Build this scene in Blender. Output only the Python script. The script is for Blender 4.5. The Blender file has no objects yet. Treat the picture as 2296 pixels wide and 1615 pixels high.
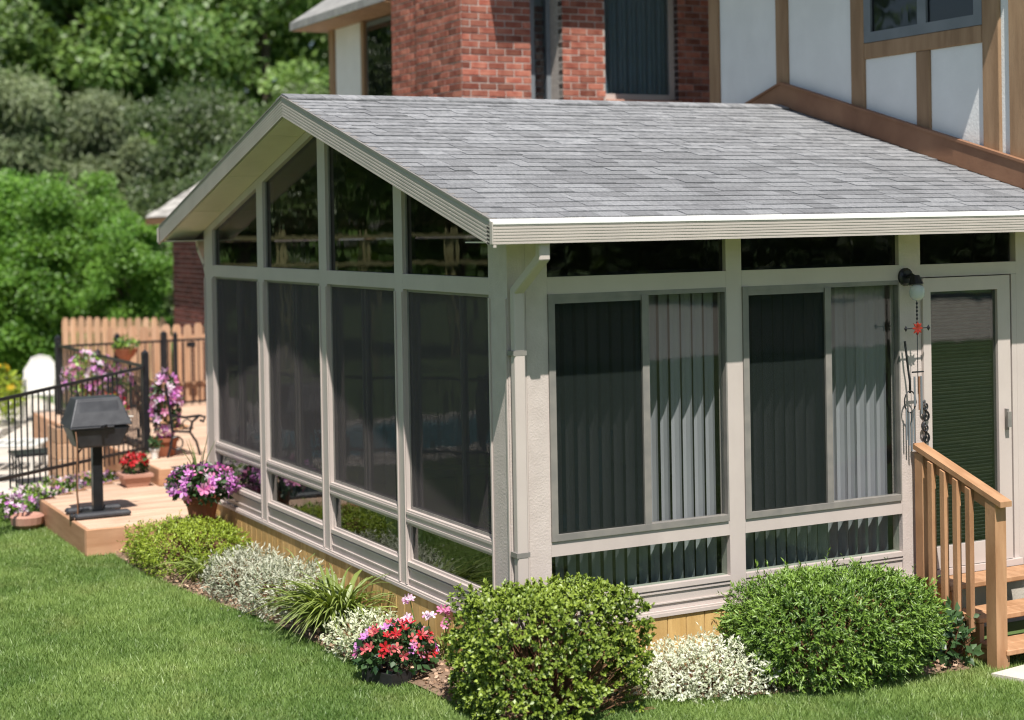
import bpy, math, random
import numpy as np
from mathutils import Vector, Matrix
R = math.radians
rnd = random.Random(7)
rng = np.random.default_rng(11)
sc = bpy.context.scene
col = sc.collection

# ------------------------------------------------------------------ camera
yaw, pitch, roll = -0.4818, -0.012, -0.0175
fw = Vector((-math.sin(yaw) * math.cos(pitch), math.cos(yaw) * math.cos(pitch), math.sin(pitch)))
rt = Vector((math.cos(yaw), math.sin(yaw), 0))
up = rt.cross(fw)
r2 = rt * math.cos(roll) + up * math.sin(roll)
u2 = up * math.cos(roll) - rt * math.sin(roll)
cam = bpy.data.cameras.new("camera")
camo = bpy.data.objects.new("camera", cam)
col.objects.link(camo)
m3 = Matrix((r2, u2, -fw)).transposed()
camo.matrix_world = Matrix.Translation((-4.6162, -8.9036, 2.5151)) @ m3.to_4x4()
cam.sensor_width = 36.0
cam.lens = 3717.2 / 2296 * 36
cam.shift_y = -261.0 / 2296
cam.clip_end = 500
cam.clip_start = 0.5
cam.dof.use_dof = True
cam.dof.focus_distance = 11.0
cam.dof.aperture_fstop = 1.25
sc.camera = camo

# ------------------------------------------------------------------ world, sun, exposure
TO_SUN = Vector((-0.31, -0.88, 1.62)).normalized()
w = bpy.data.worlds.new("World")
sc.world = w
w.use_nodes = True
nt = w.node_tree
bg = nt.nodes["Background"]
sky = nt.nodes.new("ShaderNodeTexSky")
sky.sky_type = 'NISHITA'
sky.sun_disc = False
sky.sun_elevation = math.asin(TO_SUN.z)
sky.sun_rotation = math.atan2(TO_SUN.x, TO_SUN.y)
nt.links.new(sky.outputs[0], bg.inputs[0])
bg.inputs[1].default_value = 0.07
sun = bpy.data.lights.new("sun", 'SUN')
sun.energy = 4.6
sun.angle = R(0.5)
sun.color = (1.0, 0.95, 0.87)
suno = bpy.data.objects.new("sun", sun)
suno.rotation_euler = TO_SUN.to_track_quat('Z', 'Y').to_euler()
suno.location = (-10, -20, 30)
col.objects.link(suno)
sc.view_settings.view_transform = 'Standard'
sc.view_settings.look = 'None'
sc.view_settings.gamma = 1
sc.view_settings.use_curve_mapping = False
sc.view_settings.exposure = 0.55
sc.render.engine = 'CYCLES'
sc.cycles.use_denoising = True
sc.cycles.filter_width = 1.15
sc.cycles.max_bounces = 8
sc.cycles.transparent_max_bounces = 16
sc.cycles.caustics_reflective = False
sc.cycles.caustics_refractive = False


# ------------------------------------------------------------------ materials
def lin(h):
    h = h.lstrip('#')
    o = []
    for i in (0, 2, 4):
        c = int(h[i:i + 2], 16) / 255
        o.append(c / 12.92 if c <= 0.04045 else ((c + 0.055) / 1.055) ** 2.4)
    return tuple(o) + (1,)


def N(t, kind, **kw):
    n = t.nodes.new(kind)
    for k, v in kw.items():
        if k in n.inputs.keys():
            n.inputs[k].default_value = v
        else:
            setattr(n, k, v)
    return n


def MIX(t, a, b, fac, mode='MIX'):
    n = t.nodes.new('ShaderNodeMix')
    n.data_type = 'RGBA'
    n.blend_type = mode
    for s, v in ((0, fac), (6, a), (7, b)):
        if hasattr(v, 'links'):
            t.links.new(v, n.inputs[s])
        else:
            n.inputs[s].default_value = v
    return n.outputs[2]


def newmat(name):
    m = bpy.data.materials.new(name)
    m.use_nodes = True
    t = m.node_tree
    for n in list(t.nodes):
        t.nodes.remove(n)
    out = t.nodes.new('ShaderNodeOutputMaterial')
    return m, t, out


def coords(t, stretch, space='Object'):
    tc = t.nodes.new('ShaderNodeTexCoord')
    mp = t.nodes.new('ShaderNodeMapping')
    mp.inputs['Scale'].default_value = stretch
    t.links.new(tc.outputs[space], mp.inputs[0])
    return mp.outputs[0]


def mat(name, c1, c2=None, rough=0.6, scale=3.0, stretch=(1, 1, 1), detail=5, obj_rand=0.0, attr=0.0,
        bump=0.0, bscale=60.0, bstretch=None, spec=0.4, metal=0.0, grime=0.0, gcol='#5a5348', lo=0.35, hi=0.65):
    """a Principled surface: two colours mixed by noise, random lightness per piece, fine relief, soft grime"""
    m, t, out = newmat(name)
    p = N(t, 'ShaderNodeBsdfPrincipled')
    p.inputs['Roughness'].default_value = rough
    p.inputs['Metallic'].default_value = metal
    p.inputs['Specular IOR Level'].default_value = spec
    c1 = lin(c1) if isinstance(c1, str) else c1
    c2 = (lin(c2) if isinstance(c2, str) else c2) if c2 else c1
    vec = coords(t, stretch)
    oi = N(t, 'ShaderNodeObjectInfo')
    ad = N(t, 'ShaderNodeVectorMath', operation='ADD')
    t.links.new(vec, ad.inputs[0])
    sc_ = N(t, 'ShaderNodeMath', operation='MULTIPLY')
    sc_.inputs[1].default_value = 37.0 if obj_rand else 0.0
    t.links.new(oi.outputs['Random'], sc_.inputs[0])
    t.links.new(sc_.outputs[0], ad.inputs[1])
    nz = N(t, 'ShaderNodeTexNoise')
    nz.inputs['Scale'].default_value = scale
    nz.inputs['Detail'].default_value = detail
    t.links.new(ad.outputs[0], nz.inputs['Vector'])
    mr = N(t, 'ShaderNodeMapRange')
    mr.inputs[1].default_value = lo
    mr.inputs[2].default_value = hi
    t.links.new(nz.outputs[0], mr.inputs[0])
    c = MIX(t, c1, c2, mr.outputs[0])
    if obj_rand or attr:
        src = oi.outputs['Random']
        if attr:
            a = N(t, 'ShaderNodeAttribute', attribute_name='rnd')
            src = a.outputs['Fac']
        k = attr or obj_rand
        mm = N(t, 'ShaderNodeMapRange')
        mm.inputs[3].default_value = 1 - k
        mm.inputs[4].default_value = 1 + k
        t.links.new(src, mm.inputs[0])
        c = MIX(t, c, mm.outputs[0], 1.0, 'MULTIPLY')
    if grime:
        g = N(t, 'ShaderNodeTexNoise')
        g.inputs['Scale'].default_value = 1.7
        g.inputs['Detail'].default_value = 8
        g.inputs['Roughness'].default_value = 0.7
        t.links.new(coords(t, (1, 1, 0.35)), g.inputs['Vector'])
        gr = N(t, 'ShaderNodeMapRange')
        gr.inputs[1].default_value = 0.5
        gr.inputs[2].default_value = 0.75
        gr.inputs[4].default_value = grime
        t.links.new(g.outputs[0], gr.inputs[0])
        c = MIX(t, c, lin(gcol), gr.outputs[0])
    t.links.new(c, p.inputs['Base Color'])
    if bump:
        b = N(t, 'ShaderNodeBump')
        b.inputs['Strength'].default_value = bump
        b.inputs['Distance'].default_value = 0.01
        bn = N(t, 'ShaderNodeTexNoise')
        bn.inputs['Scale'].default_value = bscale
        bn.inputs['Detail'].default_value = 4
        t.links.new(coords(t, bstretch or stretch), bn.inputs['Vector'])
        t.links.new(bn.outputs[0], b.inputs['Height'])
        t.links.new(b.outputs[0], p.inputs['Normal'])
    t.links.new(p.outputs[0], out.inputs[0])
    return m


def leafmat(name, dark, light, trans=0.3, gloss=0.06, tint=None, dry=None):
    """leaf: lightness by the per-leaf 'rnd' attribute, some light shines through"""
    m, t, out = newmat(name)
    a = N(t, 'ShaderNodeAttribute', attribute_name='rnd')
    oi = N(t, 'ShaderNodeObjectInfo')
    hs = N(t, 'ShaderNodeHueSaturation')
    mr = N(t, 'ShaderNodeMapRange')
    mr.inputs[3].default_value = 0.85
    mr.inputs[4].default_value = 1.15
    t.links.new(oi.outputs['Random'], mr.inputs[0])
    t.links.new(mr.outputs[0], hs.inputs['Value'])
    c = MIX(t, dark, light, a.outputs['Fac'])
    if dry:
        nz = N(t, 'ShaderNodeTexNoise')
        nz.inputs['Scale'].default_value = 1.6
        nz.inputs['Detail'].default_value = 9
        nz.inputs['Roughness'].default_value = .72
        t.links.new(coords(t, (1, 1, 1)), nz.inputs['Vector'])
        dm = N(t, 'ShaderNodeMapRange')
        dm.inputs[1].default_value = .50
        dm.inputs[2].default_value = .72
        dm.inputs[4].default_value = .5
        t.links.new(nz.outputs[0], dm.inputs[0])
        c = MIX(t, c, dry, dm.outputs[0])
    t.links.new(c, hs.inputs['Color'])
    d = N(t, 'ShaderNodeBsdfDiffuse')
    tr = N(t, 'ShaderNodeBsdfTranslucent')
    g = N(t, 'ShaderNodeBsdfGlossy', Roughness=0.45)
    t.links.new(hs.outputs[0], d.inputs[0])
    tc = MIX(t, hs.outputs[0], tint or (1.0, 1.0, 0.35, 1), 1.0, 'MULTIPLY')
    t.links.new(tc, tr.inputs[0])
    s1 = N(t, 'ShaderNodeMixShader')
    s1.inputs[0].default_value = trans
    t.links.new(d.outputs[0], s1.inputs[1])
    t.links.new(tr.outputs[0], s1.inputs[2])
    s2 = N(t, 'ShaderNodeMixShader')
    s2.inputs[0].default_value = gloss
    t.links.new(s1.outputs[0], s2.inputs[1])
    t.links.new(g.outputs[0], s2.inputs[2])
    t.links.new(s2.outputs[0], out.inputs[0])
    return m


def glassmat(name, tint=(0.55, 0.6, 0.58, 1), f0=.06, wave=0.02, rough=0.0):
    """a window pane: tinted see-through plus a mirror that grows at grazing angles, slightly wavy"""
    m, t, out = newmat(name)
    tr = N(t, 'ShaderNodeBsdfTransparent')
    tr.inputs[0].default_value = tint
    g = N(t, 'ShaderNodeBsdfGlossy', Roughness=rough)
    lw = N(t, 'ShaderNodeLayerWeight')
    pw = N(t, 'ShaderNodeMath', operation='POWER')
    pw.inputs[1].default_value = 5.0
    t.links.new(lw.outputs['Facing'], pw.inputs[0])
    f = N(t, 'ShaderNodeMapRange')
    f.inputs[3].default_value = f0
    f.inputs[4].default_value = 1.0
    t.links.new(pw.outputs[0], f.inputs[0])
    lw.inputs[0].default_value = .5
    nz = N(t, 'ShaderNodeTexNoise')
    nz.inputs['Scale'].default_value = 5.0
    nz.inputs['Detail'].default_value = 1
    t.links.new(coords(t, (1, 1, 0.6)), nz.inputs['Vector'])
    b = N(t, 'ShaderNodeBump')
    b.inputs['Strength'].default_value = wave
    b.inputs['Distance'].default_value = 0.05
    t.links.new(nz.outputs[0], b.inputs['Height'])
    t.links.new(b.outputs[0], g.inputs['Normal'])
    s = N(t, 'ShaderNodeMixShader')
    t.links.new(f.outputs[0], s.inputs[0])
    t.links.new(tr.outputs[0], s.inputs[1])
    t.links.new(g.outputs[0], s.inputs[2])
    t.links.new(s.outputs[0], out.inputs[0])
    return m


def meshmat(name, c, opacity):
    """insect screen: fine weave that lets part of the light through"""
    m, t, out = newmat(name)
    tr = N(t, 'ShaderNodeBsdfTransparent')
    d = N(t, 'ShaderNodeBsdfDiffuse')
    d.inputs[0].default_value = c
    nz = N(t, 'ShaderNodeTexNoise')
    nz.inputs['Scale'].default_value = 3.0
    t.links.new(coords(t, (1, 1, 0.5)), nz.inputs['Vector'])
    mr = N(t, 'ShaderNodeMapRange')
    mr.inputs[3].default_value = opacity - 0.05
    mr.inputs[4].default_value = opacity + 0.05
    t.links.new(nz.outputs[0], mr.inputs[0])
    s = N(t, 'ShaderNodeMixShader')
    t.links.new(mr.outputs[0], s.inputs[0])
    t.links.new(tr.outputs[0], s.inputs[1])
    t.links.new(d.outputs[0], s.inputs[2])
    t.links.new(s.outputs[0], out.inputs[0])
    return m


def v4(r, g, b):
    return (r, g, b, 1)


MT = {}
MT['frame'] = mat('sandstone_frame', v4(.525, .455, .425), v4(.56, .488, .455), .42, 3, grime=.10)
MT['stucco'] = mat('textured_panel', v4(.535, .462, .43), v4(.585, .508, .475), .65, 10, grime=.12, bump=.28, bscale=75)
MT['fascia'] = mat('ribbed_fascia', v4(.45, .405, .37), v4(.49, .44, .40), .5, 4, (1, 1, 1), grime=.12)
MT['soffit'] = mat('soffit_board', v4(.78, .71, .59), v4(.82, .75, .63), .6, 5, grime=.08, bump=.15, bscale=120)
MT['guard'] = mat('white_metal', v4(.82, .81, .79), v4(.86, .85, .83), .35, 5, grime=.05)
MT['darkframe'] = mat('grey_slider_frame', v4(.20, .19, .18), v4(.26, .24, .22), .45, 8)
MT['shingle'] = mat('asphalt_shingle', v4(.19, .194, .205), v4(.278, .282, .292), .92, 22, obj_rand=.2, bump=.6, bscale=160, spec=.2)
MT['shinglejoin'] = mat('asphalt_shingle_far', v4(.19, .194, .205), v4(.278, .282, .292), .92, 22, attr=.2, bump=.6, bscale=160, spec=.2)
MT['oldroof'] = mat('pale_roof_shingle', v4(.34, .32, .30), v4(.46, .44, .41), .9, 6, obj_rand=.2, spec=.2)
MT['greyroof'] = mat('grey_roof', v4(.24, .235, .23), v4(.33, .325, .31), .9, 8)
MT['skirt'] = mat('yellow_pine_board', v4(.58, .36, .13), v4(.74, .50, .21), .65, 5, (3, 3, .35), obj_rand=.14, bump=.3, bscale=40, bstretch=(6, 6, .4), grime=.3, gcol='#6b4a26')
MT['deck'] = mat('deck_board', v4(.50, .325, .225), v4(.66, .475, .355), .75, 5, (.35, 4, 4), obj_rand=.16, bump=.3, bscale=40, bstretch=(.4, 8, 8), grime=.35, gcol='#8a6f58')
MT['decktrim'] = mat('deck_rim_board', v4(.43, .225, .125), v4(.53, .30, .18), .7, 4, (.5, .5, 4), obj_rand=.08, bump=.2, bscale=30, bstretch=(.6, .6, 9), grime=.15)
MT['rail'] = mat('cedar_rail', v4(.38, .20, .10), v4(.50, .285, .155), .65, 5, (3, 1, .5), obj_rand=.14, bump=.25, bscale=40, bstretch=(6, 6, .6), grime=.2, gcol='#5a3820')
MT['picket'] = mat('cedar_picket', v4(.47, .265, .155), v4(.60, .375, .245), .75, 4, (4, 4, .4), obj_rand=.16, bump=.3, bscale=40, bstretch=(6, 6, .5), grime=.2)
MT['oldwood'] = mat('weathered_wood', v4(.24, .22, .10), v4(.34, .32, .16), .9, 5)
MT['iron'] = mat('black_iron', v4(.012, .013, .016), v4(.02, .021, .024), .4, 20)
MT['grill'] = mat('grey_black_castings', v4(.032, .034, .042), v4(.05, .053, .062), .42, 12, bump=.15, bscale=150, spec=.5)
MT['grillpost'] = mat('black_enamel', v4(.012, .013, .016), v4(.02, .021, .024), .3, 8)
MT['brick'] = mat('red_brick', v4(.25, .075, .052), v4(.37, .15, .105), .88, 9, obj_rand=.42, bump=.5, bscale=60, spec=.2)
MT['brick_dark'] = mat('brown_brick', v4(.10, .035, .03), v4(.16, .055, .045), .88, 9, obj_rand=.35, bump=.5, bscale=60, spec=.2)
MT['mortar'] = mat('mortar', v4(.40, .36, .33), v4(.50, .45, .41), .95, 20, bump=.4, bscale=90, spec=.1)
MT['mortar_dark'] = mat('grey_mortar', v4(.30, .24, .24), v4(.38, .31, .31), .95, 20, spec=.1)
MT['timber'] = mat('brown_timber', v4(.26, .158, .088), v4(.36, .23, .135), .75, 4, (3, 3, .4), obj_rand=.1, bump=.25, bscale=30, bstretch=(6, 6, .5), grime=.25)
MT['redboard'] = mat('rust_brown_board', v4(.215, .105, .058), v4(.285, .15, .085), .7, 6, (3, .5, .5), bump=.25, bscale=30, grime=.25, gcol='#4a2a18')
MT['plaster'] = mat('white_plaster', v4(.74, .74, .73), v4(.80, .80, .79), .85, 2.5, bump=.25, bscale=45, grime=.08)
MT['greytrim'] = mat('grey_window_trim', v4(.16, .18, .20), v4(.2, .22, .24), .5, 4)
MT['blind'] = mat('vinyl_blind_slat', v4(.44, .43, .48), v4(.50, .49, .54), .5, 3)
MT['miniblind'] = mat('grey_mini_slat', v4(.20, .20, .21), v4(.25, .25, .26), .5, 3)
MT['interior'] = mat('interior_wall', v4(.34, .31, .28), v4(.40, .36, .33), .8, 2)
MT['floor'] = mat('interior_carpet', v4(.10, .085, .075), v4(.14, .12, .1), .95, 8)
MT['pane'] = glassmat('window_glass', (.95, .97, .96, 1), .026, .012)
MT['kneepane'] = glassmat('knee_window_glass', (.84, .90, .87, 1), .04, .015)
MT['darkpane'] = glassmat('tinted_glass', (.4, .41, .43, 1), .07, .015)
MT['mirrorpane'] = glassmat('low_window_glass', (.6, .65, .63, 1), .11, .008)
MT['screenpane'] = glassmat('pane_behind_screen', (.9, .92, .92, 1), .15, .03)
MT['doorpane'] = glassmat('door_glass', (.7, .74, .72, 1), .06, .01)
MT['housepane'] = glassmat('house_window_glass', (.7, .78, .82, 1), .07, .03)
MT['screen'] = meshmat('dark_insect_screen', v4(.115, .10, .105), .42)
MT['screen2'] = meshmat('slider_insect_screen', v4(.02, .026, .024), .52)
MT['concrete'] = mat('concrete', v4(.52, .47, .41), v4(.66, .60, .53), .9, 2.2, grime=.25, bump=.3, bscale=70)
MT['lawnbase'] = mat('lawn_soil', v4(.075, .13, .035), v4(.12, .18, .055), .95, 2.0, bump=.8, bscale=60)
MT['soil'] = mat('bed_soil', v4(.16, .10, .065), v4(.27, .185, .13), .95, 8, bump=1, bscale=40)
MT['chip'] = mat('bark_chip', v4(.30, .18, .11), v4(.5, .36, .26), .9, 20, attr=.45)
MT['terracotta'] = mat('terracotta', v4(.27, .085, .04), v4(.36, .13, .07), .75, 5, grime=.2)
MT['potsoil'] = mat('potting_soil', v4(.03, .02, .014), v4(.05, .035, .025), .95, 20)
MT['whitepot'] = mat('white_ceramic', v4(.75, .75, .73), v4(.8, .8, .78), .3, 4)
MT['blackplastic'] = mat('black_plastic', v4(.015, .015, .017), v4(.03, .03, .032), .45, 10)
MT['pinkplastic'] = mat('pinkish_clay', v4(.40, .2, .15), v4(.48, .27, .2), .7, 6)
MT['bark'] = mat('tree_bark', v4(.06, .045, .033), v4(.11, .085, .06), .95, 6, (3, 3, .6), bump=1, bscale=12)
MT['twig'] = mat('brown_twig', v4(.17, .085, .04), v4(.27, .15, .08), .9, 12)
MT['whiteplastic'] = mat('white_resin', v4(.60, .59, .56), v4(.66, .65, .62), .4, 4)
MT['water'] = mat('pool_water', v4(.05, .26, .36), v4(.09, .36, .46), .06, 2.5, bump=.3, bscale=4, spec=.5)
MT['redflower'] = leafmat('red_petal', v4(.45, .01, .02), v4(.62, .03, .04), .25, .04, v4(1, .5, .5))
MT['purple'] = leafmat('magenta_petal', v4(.52, .10, .50), v4(.88, .46, .84), .3, .03, v4(1, .7, 1))
MT['pink'] = leafmat('pink_petal', v4(.66, .12, .36), v4(.85, .45, .62), .3, .03, v4(1, .7, .8))
MT['whitepink'] = leafmat('white_pink_petal', v4(.7, .35, .62), v4(.9, .86, .88), .3, .03, v4(1, .9, .95))
MT['coral'] = leafmat('coral_petal', v4(.5, .03, .08), v4(.8, .25, .2), .3, .03, v4(1, .6, .6))
MT['yellow'] = leafmat('yellow_petal', v4(.55, .35, .02), v4(.7, .5, .04), .3, .03, v4(1, 1, .5))
MT['boxleaf'] = leafmat('bright_shrub_leaf', v4(.06, .125, .012), v4(.40, .51, .07), .10, .06)
MT['yewleaf'] = leafmat('yew_needle', v4(.025, .085, .014), v4(.26, .41, .055), .08, .06)
MT['hedgeleaf'] = leafmat('hedge_leaf', v4(.12, .19, .016), v4(.42, .52, .055), .15, .04)
MT['silver'] = leafmat('silver_leaf', v4(.30, .34, .2), v4(.74, .74, .62), .25, .04, v4(1, 1, .8))
MT['variegated'] = leafmat('variegated_leaf', v4(.2, .27, .07), v4(.82, .82, .66), .25, .04, v4(1, 1, .7))
MT['whitebloom'] = leafmat('white_bloom', v4(.5, .55, .32), v4(.88, .88, .80), .25, .04, v4(1, 1, .8))
MT['strap'] = leafmat('daylily_leaf', v4(.11, .17, .03), v4(.34, .42, .10), .3, .1)
MT['darkleaf'] = leafmat('dark_green_leaf', v4(.018, .055, .018), v4(.07, .14, .045), .25, .06)
MT['stem'] = mat('green_stem', v4(.08, .14, .03), v4(.12, .18, .04), .7, 8)
MT['grassblade'] = leafmat('grass_blade', v4(.11, .205, .045), v4(.32, .44, .135), .36, .03, None, v4(.36, .36, .15))
MT['leaf_bright'] = leafmat('bright_tree_leaf', v4(.065, .19, .022), v4(.28, .50, .085), .42, .03)
MT['leaf_mid'] = leafmat('mid_tree_leaf', v4(.05, .12, .028), v4(.22, .34, .085), .3, .04)
MT['leaf_dark'] = leafmat('dark_tree_leaf', v4(.025, .06, .018), v4(.15, .21, .06), .28, .06)
MT['leaf_conifer'] = leafmat('conifer_needle', v4(.06, .105, .042), v4(.29, .345, .18), .22, .03)
MT['lampmetal'] = mat('bronze_black', v4(.01, .01, .014), v4(.016, .016, .02), .35, 8)


def globemat():
    m, t, out = newmat('frosted_lamp_glass')
    p = N(t, 'ShaderNodeBsdfPrincipled')
    p.inputs['Base Color'].default_value = v4(.7, .75, .75)
    p.inputs['Roughness'].default_value = .12
    tr = N(t, 'ShaderNodeBsdfTransparent')
    s = N(t, 'ShaderNodeMixShader')
    s.inputs[0].default_value = .6
    t.links.new(tr.outputs[0], s.inputs[1])
    t.links.new(p.outputs[0], s.inputs[2])
    t.links.new(s.outputs[0], out.inputs[0])
    return m


MT['globe'] = globemat()

# ------------------------------------------------------------------ object helpers
ORG = {}


def link(o, parent=None):
    col.objects.link(o)
    if parent is not None:
        o.parent = parent
    return o


def tag(o, label=None, cat=None, group=None, kind=None):
    if label:
        o['label'] = label
    if cat:
        o['category'] = cat
    if group:
        o['group'] = group
    if kind:
        o['kind'] = kind
    return o


def thing(name, label, cat, loc, group=None):
    o = bpy.data.objects.new(name, None)
    o.empty_display_size = .1
    o.location = loc
    ORG[o.name] = Vector(loc)
    return tag(link(o), label, cat, group)


def org(parent):
    return ORG.get(parent.name, Vector((0, 0, 0))) if parent is not None else Vector((0, 0, 0))


def put(name, mesh, parent=None, loc=(0, 0, 0), rot=None, scale=None, m=None):
    """place a (possibly shared) mesh at a world position under its parent"""
    o = bpy.data.objects.new(name, mesh)
    link(o, parent)
    if m is not None:
        o.matrix_local = Matrix.Translation(-org(parent)) @ m
    else:
        o.location = Vector(loc) - org(parent)
        if rot is not None:
            o.rotation_euler = rot
        if scale is not None:
            o.scale = scale
    return o


class MB:
    """collects shapes in world coordinates; build() links them as one mesh object"""

    def __init__(self):
        self.v = []
        self.f = []

    def add(self, vs, fs):
        b = len(self.v)
        self.v += [tuple(p) for p in vs]
        self.f += [tuple(i + b for i in f) for f in fs]
        return self

    def box(self, a, b):
        x0, y0, z0 = a
        x1, y1, z1 = b
        vs = [(x0, y0, z0), (x1, y0, z0), (x1, y1, z0), (x0, y1, z0), (x0, y0, z1), (x1, y0, z1), (x1, y1, z1), (x0, y1, z1)]
        return self.add(vs, [(3, 2, 1, 0), (4, 5, 6, 7), (0, 1, 5, 4), (1, 2, 6, 5), (2, 3, 7, 6), (3, 0, 4, 7)])

    def cbox(self, a, b, c=.006):
        """box with chamfered edges"""
        x0, y0, z0 = a
        x1, y1, z1 = b
        c = min(c, (x1 - x0) * .45, (y1 - y0) * .45, (z1 - z0) * .45)
        vs = []
        for sx in (0, 1):
            for sy in (0, 1):
                for sz in (0, 1):
                    X, Y, Z = (x0, x1)[sx], (y0, y1)[sy], (z0, z1)[sz]
                    dx, dy, dz = (c, -c)[sx], (c, -c)[sy], (c, -c)[sz]
                    vs += [(X, Y + dy, Z + dz), (X + dx, Y, Z + dz), (X + dx, Y + dy, Z)]
        I = lambda sx, sy, sz, k: (sx * 4 + sy * 2 + sz) * 3 + k
        fs = []
        for s in (0, 1):
            q = [I(s, 0, 0, 0), I(s, 1, 0, 0), I(s, 1, 1, 0), I(s, 0, 1, 0)]
            fs.append(q if s else q[::-1])
            q = [I(0, s, 0, 1), I(1, s, 0, 1), I(1, s, 1, 1), I(0, s, 1, 1)]
            fs.append(q[::-1] if s else q)
            q = [I(0, 0, s, 2), I(1, 0, s, 2), I(1, 1, s, 2), I(0, 1, s, 2)]
            fs.append(q if s else q[::-1])
        for a_ in (0, 1):
            for b_ in (0, 1):
                fs.append([I(0, a_, b_, 1), I(1, a_, b_, 1), I(1, a_, b_, 2), I(0, a_, b_, 2)])
                fs.append([I(a_, 0, b_, 0), I(a_, 1, b_, 0), I(a_, 1, b_, 2), I(a_, 0, b_, 2)])
                fs.append([I(a_, b_, 0, 0), I(a_, b_, 1, 0), I(a_, b_, 1, 1), I(a_, b_, 0, 1)])
                for d_ in (0, 1):
                    fs.append([I(a_, b_, d_, 0), I(a_, b_, d_, 1), I(a_, b_, d_, 2)])
        return self.add(vs, fs)

    def prism(self, poly, ext):
        """polygon (3-D points) extruded by vector ext"""
        n = len(poly)
        e = Vector(ext)
        vs = [Vector(p) for p in poly] + [Vector(p) + e for p in poly]
        fs = [tuple(range(n))[::-1], tuple(range(n, 2 * n))]
        fs += [(i, (i + 1) % n, n + (i + 1) % n, n + i) for i in range(n)]
        return self.add(vs, fs)

    def tube(self, pts, r, n=6, cap=True):
        pts = [Vector(p) for p in pts]
        rs = r if isinstance(r, (list, tuple)) else [r] * len(pts)
        vs, fs = [], []
        pu = None
        for i, p in enumerate(pts):
            d = (pts[min(i + 1, len(pts) - 1)] - pts[max(i - 1, 0)])
            if d.length < 1e-9:
                d = Vector((0, 0, 1))
            d.normalize()
            if pu is None:
                u_ = d.cross(Vector((0, 0, 1)))
                if u_.length < 1e-3:
                    u_ = d.cross(Vector((0, 1, 0)))
            else:
                u_ = pu - d * pu.dot(d)
            u_.normalize()
            pu = u_
            w_ = d.cross(u_)
            for k in range(n):
                a = 2 * math.pi * k / n + math.pi / n
                vs.append(p + (u_ * math.cos(a) + w_ * math.sin(a)) * rs[i])
        for i in range(len(pts) - 1):
            for k in range(n):
                fs.append((i * n + k, i * n + (k + 1) % n, (i + 1) * n + (k + 1) % n, (i + 1) * n + k))
        if cap:
            fs.append(tuple(range(n))[::-1])
            fs.append(tuple(range((len(pts) - 1) * n, len(pts) * n)))
        return self.add(vs, fs)

    def lathe(self, prof, c, n=20):
        """profile [(r,z)] turned about the vertical through c"""
        vs, fs = [], []
        for r, z in prof:
            for k in range(n):
                a = 2 * math.pi * k / n
                vs.append((c[0] + r * math.cos(a), c[1] + r * math.sin(a), c[2] + z))
        for i in range(len(prof) - 1):
            for k in range(n):
                fs.append((i * n + k, i * n + (k + 1) % n, (i + 1) * n + (k + 1) % n, (i + 1) * n + k))
        fs.append(tuple(range(n))[::-1])
        fs.append(tuple(range((len(prof) - 1) * n, len(prof) * n)))
        return self.add(vs, fs)

    def mesh(self, name, m):
        me = bpy.data.meshes.new(name)
        me.from_pydata(self.v, [], self.f)
        if m is not None:
            me.materials.append(m)
        return me

    def build(self, name, m, parent=None, kind=None, label=None, smooth=False):
        me = self.mesh(name, m)
        if smooth:
            me.polygons.foreach_set('use_smooth', [True] * len(me.polygons))
        o = put(name, me, parent)
        return tag(o, label, None, None, kind)


def bx(name, a, b, m, parent, **k):
    return MB().box(a, b).build(name, m, parent, **k)


def cb(name, a, b, m, parent, c=.006, **k):
    return MB().cbox(a, b, c).build(name, m, parent, **k)


# ------------------------------------------------------------------ foliage helpers (numpy)
def np_mesh(name, V, F, m, attr=None):
    """V (n,3), F (k,3 or 4) -> mesh; attr = one value per face"""
    me = bpy.data.meshes.new(name)
    k = F.shape[1]
    me.vertices.add(len(V))
    me.vertices.foreach_set('co', np.ascontiguousarray(V, dtype=np.float32).ravel())
    me.loops.add(F.size)
    me.loops.foreach_set('vertex_index', np.ascontiguousarray(F, dtype=np.int32).ravel())
    me.polygons.add(len(F))
    me.polygons.foreach_set('loop_start', np.arange(0, F.size, k, dtype=np.int32))
    me.update(calc_edges=True)
    if attr is not None:
        a = me.attributes.new('rnd', 'FLOAT', 'FACE')
        a.data.foreach_set('value', np.ascontiguousarray(attr, dtype=np.float32))
    me.materials.append(m)
    return me


def unit(a):
    return a / np.maximum(np.linalg.norm(a, axis=-1, keepdims=True), 1e-9)


def leaves(P, D, size, aspect=.5, fold=.25, tilt=None):
    """diamond leaves: P base points, D pointing directions -> V, F (two triangles a leaf)"""
    n = len(P)
    D = unit(D)
    size = np.broadcast_to(np.asarray(size, float), (n,))[:, None]
    ref = rng.normal(size=(n, 3)) if tilt is None else tilt + .35 * rng.normal(size=(n, 3))
    S = unit(np.cross(D, ref))
    Nn = np.cross(S, D)
    tip = P + D * size
    mid = P + D * size * .45
    a = mid + S * size * aspect * .5 + Nn * size * fold * .3
    b = mid - S * size * aspect * .5 + Nn * size * fold * .3
    V = np.stack([P, a, tip, b], 1).reshape(-1, 3)
    base = np.arange(n)[:, None] * 4
    F = np.concatenate([base + np.array([0, 1, 2]), base + np.array([0, 2, 3])], 1).reshape(-1, 3)
    return V, F


def sph(n):
    return unit(rng.normal(size=(n, 3)))


def clump_noise(P, f):
    """smooth pseudo-noise in 0..1 over points"""
    k = np.array([[1.3, .7, .9], [-.6, 1.1, .5], [.4, -.9, 1.2]])
    s = 0
    for i in range(3):
        s = s + np.sin(f * (P @ k[i]) + i * 2.1) * np.cos(f * .63 * (P @ k[(i + 1) % 3]) + i)
    return np.clip(.5 + s / 4.2, 0, 1)


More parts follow.
